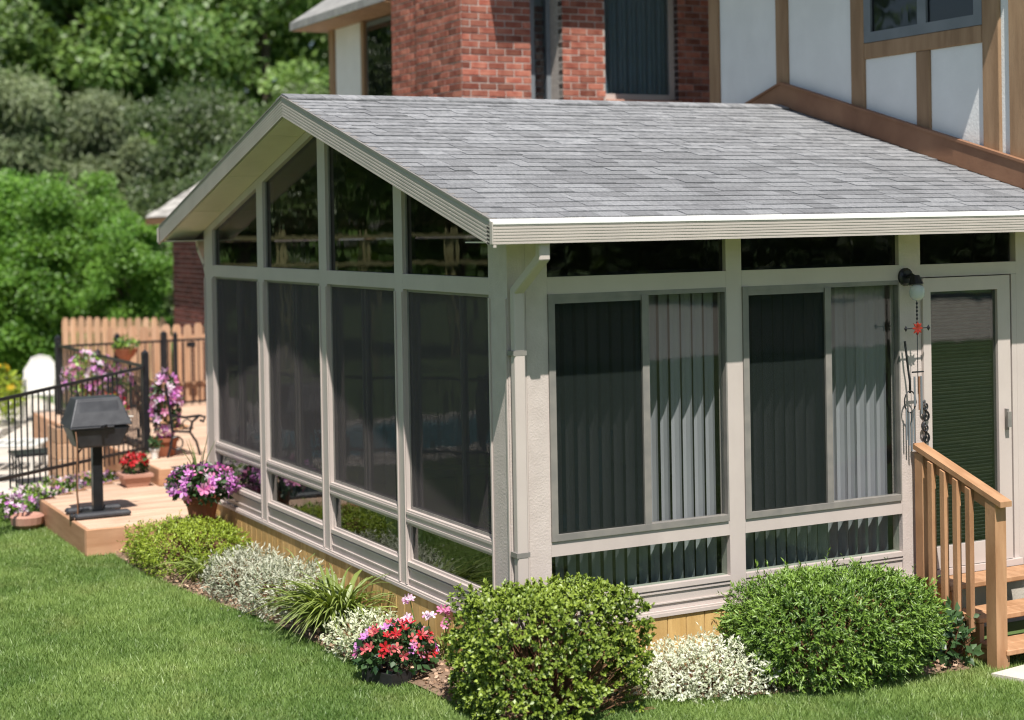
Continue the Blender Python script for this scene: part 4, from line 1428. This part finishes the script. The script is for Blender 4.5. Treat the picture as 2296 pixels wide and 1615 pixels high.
def superell(n, c, r, p, zlo=-1.0, shell=.3):
    """points in the outer shell of a rounded box, and their outward directions"""
    d = sph(int(n * 1.6))
    d = d[d[:, 2] > zlo][:n]
    k = (np.abs(d) ** p).sum(1) ** (1 / p)
    q = d / k[:, None]
    rad = 1 - shell * rng.random(len(q)) ** 1.6
    bump = 1 + .07 * (clump_noise(d * 3.0 + c[0] * 5, 2.2) - .5) + .05 * (clump_noise(d * 7.0 + c[1] * 3, 2.6) - .5)
    P = np.array(c) + q * np.array(r) * (rad * bump)[:, None]
    nrm = unit(np.sign(q) * np.abs(q) ** (p - 1) / np.array(r))
    return P, nrm, rad


def fol(name, P, D, size, aspect, m, parent, fold=.25, r0=None, tilt=None):
    V, F = leaves(P, D, size, aspect, fold, tilt)
    a = rng.random(len(P)) if r0 is None else r0
    o = put(name, np_mesh(name, V, F, m, np.repeat(np.clip(a, 0, 1), 2)), parent)
    o['kind'] = 'stuff'
    return o


def twigs(c, r, n, m, parent, base, rad=.006):
    t = MB()
    for i in range(n):
        d = Vector((rnd.gauss(0, 1), rnd.gauss(0, 1), abs(rnd.gauss(.5, .6)))).normalized()
        e = Vector(c) + Vector((d.x * r[0] * .88, d.y * r[1] * .88, d.z * r[2] * .8))
        b = Vector(base) + Vector((rnd.uniform(-.06, .06), rnd.uniform(-.05, .05), 0))
        mid = b.lerp(e, .5) + Vector((rnd.uniform(-.05, .05), rnd.uniform(-.05, .05), .03))
        t.tube([b, mid, e], [rad * 1.6, rad, rad * .4], 5)
    return t.build('branches', m, parent)


def shrub(name, label, cat, c, r, p, n, size, aspect, mkey, zlo=-.9, bald=None, group=None, shell=.34, per=6, along=.7, jit=.8, lift=.25, taper=0.0):
    zb = c[2] - r[2]
    t = thing(name, label, cat, (c[0], c[1], zb), group)
    twigs((c[0], c[1], c[2]), r, 140, MT['twig'], t, (c[0], c[1], zb))
    nc = n // per
    P, nr, rad = superell(nc, c, r, p, zlo, shell)
    if taper:
        tf = 1 - taper * np.clip((c[2] - P[:, 2]) / r[2], 0, 1)
        P[:, 0] = c[0] + (P[:, 0] - c[0]) * tf
        P[:, 1] = c[1] + (P[:, 1] - c[1]) * tf
    k = P[:, 2] > gz_np(P[:, 0]) + .02
    k &= (P[:, 1] < -.005) | (P[:, 0] < -.005) | (c[1] > 9)
    if bald:
        for bc, br in bald:
            dd = (((P - np.array(bc)) / np.array(br)) ** 2).sum(1)
            k &= (dd > 1) | (rng.random(len(P)) < .12)
    P, nr, rad = P[k], nr[k], rad[k]
    nc = len(P)
    if bald:
        tw = MB()
        for bc, br in bald:
            for q in range(46):
                e = Vector((bc[0] + rnd.uniform(-1, 1) * br[0] * 1.2, bc[1] + rnd.uniform(.0, .3), bc[2] + rnd.uniform(-1, 1) * br[2] * 1.2))
                b_ = Vector((c[0], c[1], zb)).lerp(e, rnd.uniform(.3, .6)) + Vector((rnd.uniform(-.06, .06), 0, rnd.uniform(-.05, .05)))
                tw.tube([b_, b_.lerp(e, .5) + Vector((rnd.uniform(-.03, .03), -.02, rnd.uniform(-.02, .03))), e], [.006, .004, .002], 4)
        tw.build('dry_twigs', MT['twig'], t, 'stuff')
    stray = np.where(rng.random(nc) < .025, 2.4, 1.0)
    ax = unit(nr + .55 * rng.normal(size=P.shape) + np.array([0, 0, lift]))
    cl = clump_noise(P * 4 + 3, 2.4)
    sz = size * rng.uniform(.75, 1.2, nc)
    Q, D, T, A, S = [], [], [], [], []
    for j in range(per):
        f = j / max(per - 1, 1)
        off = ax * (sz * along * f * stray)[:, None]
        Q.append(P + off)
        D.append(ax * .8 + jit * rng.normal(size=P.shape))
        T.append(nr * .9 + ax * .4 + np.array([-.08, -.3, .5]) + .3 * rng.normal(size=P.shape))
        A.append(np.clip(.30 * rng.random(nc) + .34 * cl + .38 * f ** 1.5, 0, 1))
        S.append(sz * rng.uniform(.7, 1.15, nc))
    Q, D, T, A, S = (np.concatenate(q) for q in (Q, D, T, A, S))
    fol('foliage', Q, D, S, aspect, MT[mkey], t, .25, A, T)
    return t


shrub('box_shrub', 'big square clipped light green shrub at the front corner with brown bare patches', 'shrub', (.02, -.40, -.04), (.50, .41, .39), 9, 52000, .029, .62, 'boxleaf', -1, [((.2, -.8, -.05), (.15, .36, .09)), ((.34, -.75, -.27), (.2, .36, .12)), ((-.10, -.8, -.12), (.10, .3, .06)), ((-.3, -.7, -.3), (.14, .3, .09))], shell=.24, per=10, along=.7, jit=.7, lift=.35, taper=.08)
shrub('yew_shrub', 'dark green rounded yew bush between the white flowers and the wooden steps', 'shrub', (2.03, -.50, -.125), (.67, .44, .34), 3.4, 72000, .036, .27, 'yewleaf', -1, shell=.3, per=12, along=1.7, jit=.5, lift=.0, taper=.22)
shrub('clipped_hedge', 'low flat topped yellow green hedge by the front of the low deck', 'shrub', (-.60, 4.80, -.175), (.42, .62, .165), 4.5, 21000, .03, .34, 'hedgeleaf', -1, per=7, along=1.0)
SIL = 'silvery leaved plants along the sunroom skirting'
shrub('silver_plant', 'silver grey leafy mound next to the low hedge', 'plant', (-.50, 3.5, -.22), (.33, .5, .19), 2.0, 6500, .038, .3, 'silver', -1, None, SIL, .55, per=5, along=1.6, jit=.7, lift=.6)
shrub('silver_plant', 'largest silver grey mound in the middle of the side bed', 'plant', (-.44, 2.75, -.21), (.33, .5, .22), 2.0, 7500, .038, .3, 'silver', -1, None, SIL, .55, per=5, along=1.6, jit=.7, lift=.6)
shrub('variegated_plant', 'cream and green mound between the daylily and the begonia tray', 'plant', (-.37, 1.30, -.25), (.27, .48, .15), 2.2, 6000, .034, .42, 'variegated', -1, None, None, .5, per=5, along=1.0)
shrub('white_plant', 'low white flowering mound between the two big front bushes', 'plant', (1.10, -.42, -.28), (.50, .34, .20), 2.2, 14000, .028, .42, 'whitebloom', -1, None, None, .5, per=6, along=1.3, lift=.6)
shrub('leafy_plant', 'small broad leaved green plant between the yew and the stair post', 'plant', (2.95, -.48, -.30), (.24, .2, .2), 2, 420, .085, .55, 'darkleaf', -1, None, None, .7, per=2, along=.5)


def strap_mesh(L, arch, wd):
    V, F = [], []
    n = 7
    for i in range(n):
        f = i / (n - 1)
        x = L * (.25 * f + .65 * f * f * arch)
        z = L * (.95 * f - .85 * arch * f ** 2.4)
        ww = wd * (1 - f ** 3) * (.7 + .5 * f * (1 - f) * 2)
        V += [(x, -ww, z + ww * .5), (x, 0, z), (x, ww, z + ww * .5)]
    A = []
    for i in range(n - 1):
        for k in (0, 1):
            F.append((i * 3 + k, i * 3 + k + 1, i * 3 + 4 + k, i * 3 + 3 + k))
            A.append(.3 + .6 * i / n)
    me = bpy.data.meshes.new('leaf')
    me.from_pydata(V, [], F)
    a_ = me.attributes.new('rnd', 'FLOAT', 'FACE')
    v = rnd.random()
    a_.data.foreach_set('value', [min(1, .5 * q + .6 * v) for q in A])
    me.materials.append(MT['strap'])
    return me


STRAPS = [strap_mesh(rnd.uniform(.5, .78), rnd.uniform(.5, .95), rnd.uniform(.011, .019)) for _ in range(14)]


def daylily(label, c, n, s, group):
    t = thing('daylily', label, 'plant', c, group)
    for i in range(n):
        a = rnd.uniform(0, 6.28)
        r = rnd.uniform(0, .17) * s
        p = (c[0] + r * math.cos(a), c[1] + r * math.sin(a), c[2])
        if p[0] > -.05:
            continue
        if math.cos(a) > .45 and rnd.random() < .7:
            a = math.pi - a + rnd.uniform(-.6, .6)
        put('leaf', rnd.choice(STRAPS), t, p, (rnd.uniform(-.15, .15), rnd.uniform(-.2, .2), a), (s * rnd.uniform(.7, 1.1),) * 3)
    return t


DG = 'daylily clumps along the sunroom skirting'
daylily('large arching green daylily clump in the middle of the side bed', (-.36, 2.0, gz(-.3)), 290, 1.0, DG)
daylily('smaller green daylily tuft growing against the low hedge', (-.68, 4.02, gz(-.5)), 60, .7, DG)
daylily('thin daylily tuft between skirting and silver plants', (-.16, 3.35, gz(-.5)), 26, .85, DG)


def stemflowers(label, c, tips, key, group):
    t = thing('pink_flower', label, 'flower', c, group)
    for (x, y, z) in tips:
        b = Vector((c[0] + rnd.uniform(-.04, .04), c[1] + rnd.uniform(-.04, .04), c[2]))
        e = Vector((x, y, z))
        MB().tube([b, b.lerp(e, .6) + Vector((.01, -.01, .02)), e], [.005, .004, .003], 5).build('stem', MT['stem'], t)
        for k in range(5):
            d = Vector((rnd.gauss(-.3, .6), rnd.gauss(-.5, .6), .6))
            put('flower', rnd.choice(FM[key]), t, m=aim(e + Vector((rnd.uniform(-.03, .03), rnd.uniform(-.03, .03), rnd.uniform(-.01, .02))), d, .95))
    P = np.array(c) + rng.normal(size=(60, 3)) * np.array([.06, .06, .05]) + np.array([0, 0, .1])
    fol('leaf_tuft', P, rng.normal(size=(60, 3)) + np.array([0, 0, 1]), .07, .25, MT['strap'], t)


PFG = 'pink flowers on thin stems before the skirting'
stemflowers('pale pink flowers on thin stems next to the begonia tray', (-.14, 1.12, gz(0)), [(-.17, 1.15, .03), (-.10, 1.0, -.05), (-.22, 1.1, -.08)], 'whitepink', PFG)
stemflowers('deep pink flowers on thin stems beside the clipped corner shrub', (-.10, .80, gz(0)), [(-.05, .86, -.01), (-.15, .86, -.17), (-.12, .72, -.05)], 'pink', PFG)

# begonia tray
BT = thing('begonia_tray', 'black nursery tray of coral and purple flowers on the edge of the lawn', 'flower tray', (-.46, .70, gz(0)))
Mt = Matrix.Translation((-.46, .68, gz(0))) @ Matrix.Rotation(R(22), 4, 'Z')
tr_ = MB()
for a, b in (((-.20, -.13, .01), (.20, .13, .03)), ((-.20, -.13, .031), (.20, -.118, .085)), ((-.20, .118, .031), (.20, .13, .085)), ((-.20, -.117, .031), (-.188, .117, .085)), ((.188, -.117, .031), (.20, .117, .085))):
    i0 = len(tr_.v)
    tr_.box(a, b)
    for q in range(i0, len(tr_.v)):
        tr_.v[q] = tuple(Mt @ Vector(tr_.v[q]))
tr_.build('tray', MT['blackplastic'], BT)
P, nr, rad = superell(520, (-.47, .70, -.18), (.25, .2, .16), 2.2, -.5, .5)
fol('foliage', P, nr * .7 + .6 * rng.normal(size=P.shape), .06 * rng.uniform(.7, 1.2, len(P)), .7, MT['darkleaf'], BT)
P, nr, rad = superell(80, (-.47, .70, -.165), (.25, .2, .17), 2.2, -.1, .06)
for q, d in zip(P, nr):
    put('flower', rnd.choice(FM[rnd.choice(('coral', 'coral', 'pink', 'redflower', 'purple'))]), BT, m=aim(q, d + np.array([-.1, -.3, .2]), rnd.uniform(.85, 1.25)))


def pot(c, r0, r1, h, m, parent):
    MB().lathe([(r0, 0), (r1 * .97, h * .8), (r1 * 1.1, h * .8), (r1 * 1.12, h), (r1 * .98, h), (r1 * .94, h * .9), (.004, h * .9)], c, 20).build('pot', m, parent, smooth=False)


def flower_mound(t, c, r, n, keys, leafn, leafs=.05, fs=1.0, lo=-.35, lm='darkleaf'):
    P, nr, rad = superell(leafn, c, (r[0] * .95, r[1] * .95, r[2] * .95), 2.1, -.8, .55)
    fol('foliage', P, nr * .6 + .7 * rng.normal(size=P.shape), leafs * rng.uniform(.7, 1.2, len(P)), .55, MT[lm], t)
    P, nr, rad = superell(n, c, r, 2.1, lo, .12)
    for q, d in zip(P, nr):
        put('flower', rnd.choice(FM[rnd.choice(keys)]), t, m=aim(q, d + .35 * rng.normal(size=3), fs * rnd.uniform(.8, 1.25)))


FP = thing('flower_pot', 'brown clay pot of magenta flowers and grassy spikes at the sunroom corner', 'flower pot', (-.30, 5.35, -.1))
pot((-.30, 5.35, -.098), .10, .145, .25, MT['terracotta'], FP)
flower_mound(FP, (-.31, 5.32, .265), (.30, .29, .17), 120, ('purple', 'purple', 'purple', 'pink', 'whitepink'), 650, .07, 1.5, -.5)
for i in range(9):
    a = rnd.uniform(0, 6.28)
    l_ = rnd.uniform(.3, .5)
    b = Vector((-.32, 5.36, .25))
    e = b + Vector((math.cos(a) * .16, math.sin(a) * .16, l_))
    MB().tube([b, b.lerp(e, .5) + Vector((0, 0, .05)), e], [.006, .005, .001], 4).build('spike_leaf', MT['stem'], FP)

TW = thing('flower_tower', 'tall tower of pale and purple flowers beside the thick iron post', 'flower pot', (.33, 8.82, .07))
pot((.33, 8.72, .072), .09, .13, .2, MT['terracotta'], TW)
flower_mound(TW, (.34, 8.72, .62), (.15, .15, .36), 95, ('purple', 'whitepink', 'whitepink', 'purple', 'pink'), 500, .06, 1.5, -.95)
GE = thing('geranium_box', 'square clay box of red geraniums on the low deck before the step', 'flower pot', (-.22, 7.98, -.1))
frustum(-.33, -.11, 7.82, 8.04, -.099, -.36, -.08, 7.79, 8.07, .0).add([], []).build('box', MT['pinkplastic'], GE)
bx('rim', (-.375, 7.775, .0), (-.065, 8.085, .03), MT['pinkplastic'], GE)
flower_mound(GE, (-.22, 7.93, .13), (.13, .12, .10), 60, ('redflower',), 220, .06, 1.1, .0)
WP = thing('small_pot', 'small white pot with green sprig beside the bench', 'flower pot', (.16, 8.55, .07))
pot((.16, 8.55, .072), .035, .05, .11, MT['whitepot'], WP)
P = np.array((.16, 8.55, .23)) + rng.normal(size=(70, 3)) * .03
fol('foliage', P, rng.normal(size=P.shape) + np.array([0, 0, .6]), .06, .5, MT['darkleaf'], WP)
BK = 'pink flower baskets hanging on the iron fence'
for lb, c, s in (('pink and red flower basket on the iron fence above the grill lid', (.08, 11.2, .72), 1.35), ('pale pink flower basket on the iron fence next to the flower tower', (.36, 11.0, .62), 1.0), ('dark pink low flowers behind the grill lid by the iron fence', (.02, 9.9, .42), .9)):
    t = thing('flower_basket', lb, 'flower basket', c, BK)
    MB().lathe([(.05, -.2), (.13, -.1), (.16, .0), (.15, .01)], c, 12).build('basket', MT['twig'], t)
    flower_mound(t, (c[0], c[1], c[2] + .05), (.22 * s, .22 * s, .22 * s), 70, ('pink', 'whitepink', 'purple') if s != .9 else ('pink', 'redflower'), 300, .06, 1.35, -.6, 'yewleaf')
t = thing('hanging_bowl', 'clay bowl of green leaves hanging on the far iron fence', 'flower pot', (1.12, 13.42, .9))
MB().lathe([(.05, -.1), (.13, -.02), (.17, .06), (.15, .06)], (1.12, 13.42, .85), 14).build('bowl', MT['terracotta'], t)
P = np.array((1.12, 13.42, .97)) + rng.normal(size=(160, 3)) * np.array([.09, .08, .04])
fol('foliage', P, rng.normal(size=P.shape) + np.array([0, 0, .5]), .07, .5, MT['yewleaf'], t)
for i, (x_, y_, s) in enumerate(((-1.55, 7.95, .9), (-1.22, 8.15, 1.05), (-.88, 8.42, 1.1), (-.55, 8.72, 1.0), (-.22, 8.98, .8))):
    lb = ('pale petunia clump at the far left end behind the low deck', 'second petunia clump from the left behind the low deck edge', 'middle petunia clump directly behind the grill pedestal', 'petunia clump between the grill pedestal and the geranium box', 'small petunia clump at the foot of the thick iron post')[i]
    t = thing('petunia', lb, 'flower', (x_, y_, gz(x_)), 'petunia clumps behind the low deck')
    flower_mound(t, (x_, y_, gz(x_) + .13 * s), (.26 * s, .24 * s, .17 * s), 55, ('whitepink', 'purple', 'whitepink'), 420, .055, 1.1, -.2, 'yewleaf')
t = thing('clay_bowl', 'round pinkish clay bowl lying at the left edge of the low deck', 'flower pot', (-1.42, 7.35, gz(0)))
MB().lathe([(.08, 0), (.15, .06), (.16, .13), (.13, .15), (.1, .12)], (-1.42, 7.35, gz(0)), 16).build('bowl', MT['pinkplastic'], t)
t = thing('yellow_shrub', 'yellow flowering bush at the far left of the patio', 'shrub', (-.15, 16.3, gz(0)))
flower_mound(t, (-.15, 16.3, .1), (.5, .45, .48), 70, ('yellow',), 1400, .08, 1.6, -.1, 'hedgeleaf')

# ------------------------------------------------------------------ trees
def tree(name, label, base, top, crown, mkey, n, size, aspect=.5, trunk=.16, clumps=40, group=None, droop=0.0, rc=.3, cat='tree', zlow=None):
    """tapered trunk, limbs reaching to leaf clumps spread through an uneven crown (rx, ry, z0)"""
    rx, ry, z0 = crown
    bz = gz(base[0])
    t = thing(name, label, cat, (base[0], base[1], bz), group)
    cz, rz_ = (top + z0) / 2, (top - z0) / 2
    d = sph(clumps)
    rad = rng.uniform(.35, 1, clumps) ** .6
    C = np.array([base[0], base[1], cz]) + d * np.array([rx, ry, rz_]) * rad[:, None] * (1 + .25 * rng.normal(size=(clumps, 1))) * .86
    if droop:
        k = np.clip((C[:, 2] - z0) / (top - z0), 0, 1)
        C[:, 0] = base[0] + (C[:, 0] - base[0]) * (1.25 - .95 * k)
        C[:, 1] = base[1] + (C[:, 1] - base[1]) * (1.25 - .95 * k)
    tk = MB()
    tk.tube([(base[0], base[1], bz), (base[0] + .05, base[1], bz + (cz - bz) * .6), (base[0] - .04, base[1] + .05, top - rz_ * .25)], [trunk, trunk * .75, trunk * .15], 9)
    for c in C[: min(clumps, 26)]:
        zz = max(bz + .3, min(c[2] - .4, top - rz_ * .6))
        b = Vector((base[0], base[1], zz - abs(rnd.gauss(0, .3))))
        e = Vector(c)
        tk.tube([b, b.lerp(e, .5) + Vector((0, 0, .12)), e], [trunk * .35, trunk * .22, trunk * .06], 5)
    tk.build('trunk', MT['bark'], t)
    n = int(n * 1.9)
    size = size * .68
    per = n // clumps
    rr = rc * min(rx, rz_) * rng.uniform(.6, 1.3, clumps)
    q = sph(per * clumps).reshape(clumps, per, 3) * (rng.random((clumps, per, 1)) ** .45)
    sq = np.array([1.25, 1.25, .75])
    P = (C[:, None, :] + q * rr[:, None, None] * sq).reshape(-1, 3)
    D = unit(q.reshape(-1, 3)) * .6 + rng.normal(size=P.shape) * .8 + np.array([0, 0, -droop])
    tone = np.repeat(rng.random(clumps), per) * .4 + rng.random(len(P)) * .6
    fol('crown', P, D, size * rng.uniform(.6, 1.3, len(P)), aspect, MT[mkey], t, .25, tone, np.array([-.15, -.5, .8]) * np.ones((len(P), 1)))
    return t


BG = 'bright green bushes beyond the pool fence'
tree('bright_bush', 'bright green dense bush at the far left edge behind the patio', (.3, 22.6), 3.55, (1.7, 1.3, -.3), 'leaf_bright', 30000, .12, .6, .08, 110, BG, 0, .30, 'bush')
tree('bright_bush', 'bright green dense bush in the middle behind the far cedar fence', (2.2, 21.7), 3.55, (1.25, 1.2, -.3), 'leaf_bright', 28000, .12, .6, .08, 110, BG, 0, .32, 'bush')
tree('bright_bush', 'bright green dense bush between the far left bush and the middle one', (1.15, 22.4), 3.62, (1.2, 1.1, -.3), 'leaf_bright', 22000, .12, .6, .08, 90, BG, 0, .32, 'bush')
tree('bright_bush', 'bright green leafy bush nearest the low brick wing', (2.95, 20.1), 3.05, (.75, .8, .3), 'leaf_bright', 13000, .10, .6, .06, 60, BG, 0, .36, 'bush')
EG = 'dark evergreens behind the low brick wing'
tree('dark_evergreen', 'dark evergreen just above the left end of the sunroom ridge', (6.0, 25.6), 5.9, (2.2, 1.8, .4), 'leaf_dark', 20000, .16, .4, .16, 60, EG, .1, .3)
tree('dark_evergreen', 'dark evergreen peeping out left of the white plaster house panel', (8.7, 26.6), 6.2, (2.0, 1.8, .4), 'leaf_dark', 16000, .16, .4, .16, 50, EG, .1, .3)
tree('dark_evergreen', 'low dark olive evergreen right over the pale wing roof', (5.2, 22.2), 3.9, (1.5, 1.2, .0), 'leaf_dark', 13000, .14, .4, .12, 44, EG, .1, .32)
CG = 'grey green conifers behind the bright bushes'
tree('conifer', 'grey green conifer at the far left behind the bright bushes', (-.2, 29.5), 6.6, (2.0, 1.9, -.2), 'leaf_conifer', 17000, .26, .22, .16, 64, CG, .55, .26)
tree('conifer', 'tallest grey green conifer in the middle of the tree line', (2.4, 29.0), 7.2, (2.1, 1.9, -.2), 'leaf_conifer', 18000, .26, .22, .16, 64, CG, .55, .26)
tree('conifer', 'grey green conifer on the right beside the dark evergreens', (4.6, 28.8), 6.0, (1.9, 1.8, -.2), 'leaf_conifer', 17000, .26, .22, .16, 64, CG, .55, .26)
TG = 'tall broadleaved trees at the back'
for lb, b_, tp, cr_, k_, n_ in (('tall yellow green tree rising at the top left corner', (.2, 36.5), 12.5, (4.2, 3.2, 2.5), 'leaf_mid', 20000),
                                ('tall pale green tree between the corner tree and the middle one', (3.3, 39.5), 13.5, (3.6, 3.2, 1.5), 'leaf_mid', 16000),
                                ('tall green tree above the conifers in the middle', (6.6, 37.5), 13, (3.8, 3.2, 2.0), 'leaf_mid', 18000),
                                ('tall green tree beside the grey house eave', (11.6, 37.5), 13, (3.6, 3.2, 1.5), 'leaf_mid', 18000),
                                ('tall tree farthest right, mostly behind the chimney', (17.0, 38), 12, (3.6, 3.2, 1.5), 'leaf_mid', 9000)):
    tree('broadleaf_tree', lb, b_, tp, cr_, k_, n_, .30, .6, .3, 60, TG, 0, .27)
RG = 'trees standing beyond the pool, outside the frame'
for i, (x_, y_, h) in enumerate(((-6.5, 24.5, 8), (-11, 23.5, 9), (-15.5, 19, 9), (-9, 29, 11), (-4.2, 27.5, 8), (-19, 13, 9))):
    tree('pool_tree', ('leafy tree behind the right end of the tall rail fence', 'leafy tree behind the middle of the tall rail fence', 'dark leafy tree at the left end of the tall rail fence', 'tallest leafy tree well behind the tall rail fence', 'leafy tree between the rail fence and the conifers', 'leafy tree farthest left past the pool')[i], (x_, y_), h, (2.6, 2.4, .8), ('leaf_dark', 'leaf_mid')[i % 2], 8000, .3, .5, .2, 40, RG, 0, .3)
LG = 'trees along the far side of the lawn, behind the viewer'
for i, (x_, y_, h) in enumerate(((3, -46, 9), (11, -47, 10), (20, -45, 9), (29, -44, 10), (-6, -47, 9), (38, -40, 9))):
    tree('lawn_tree', ('leafy tree across the lawn, third from the west end', 'leafy tree across the lawn near the middle of the hedge', 'tallest leafy tree across the lawn before the hedge', 'leafy tree across the lawn, second from the east end', 'leafy tree across the lawn at the west end of the hedge', 'leafy tree across the lawn at the east end of the hedge')[i], (x_, y_), h, (4, 3, .6), ('leaf_mid', 'leaf_dark')[i % 2], 5000, .5, .6, .25, 36, LG, 0, .32)
n = 26000  # unseen dark hedge, added so the transom panes mirror something dark
P = np.stack([rng.uniform(-30, 70, n), rng.uniform(-52, -49, n), rng.random(n) * 6.5 - .5], 1)
V, F = leaves(P, rng.normal(size=P.shape), rng.uniform(.4, .8, n), .6, .3)
tag(put('reflection_hedge', np_mesh('reflection_hedge', V, F, MT['leaf_dark'], np.repeat(rng.random(n), 2))), 'long dark hedge added unseen behind the viewer to darken the transom reflections', 'hedge', None, 'stuff')
# far-off wood behind everything
n = 120000
P = np.stack([rng.uniform(-35, 60, n), rng.uniform(46, 58, n), rng.random(n) ** .8 * 22 - .3], 1)
P[:, 2] *= .86 + .14 * np.sin(P[:, 0] * .7) * np.cos(P[:, 0] * .31)
V, F = leaves(P, rng.normal(size=P.shape), rng.uniform(.4, .8, n), .6, .3)
tag(put('distant_wood', np_mesh('distant_wood', V, F, MT['leaf_mid'], np.repeat(np.clip(.6 * clump_noise(P, .8) + .4 * rng.random(n), 0, 1), 2))), 'far wood of green trees closing the view behind the garden', 'wood', None, 'stuff')
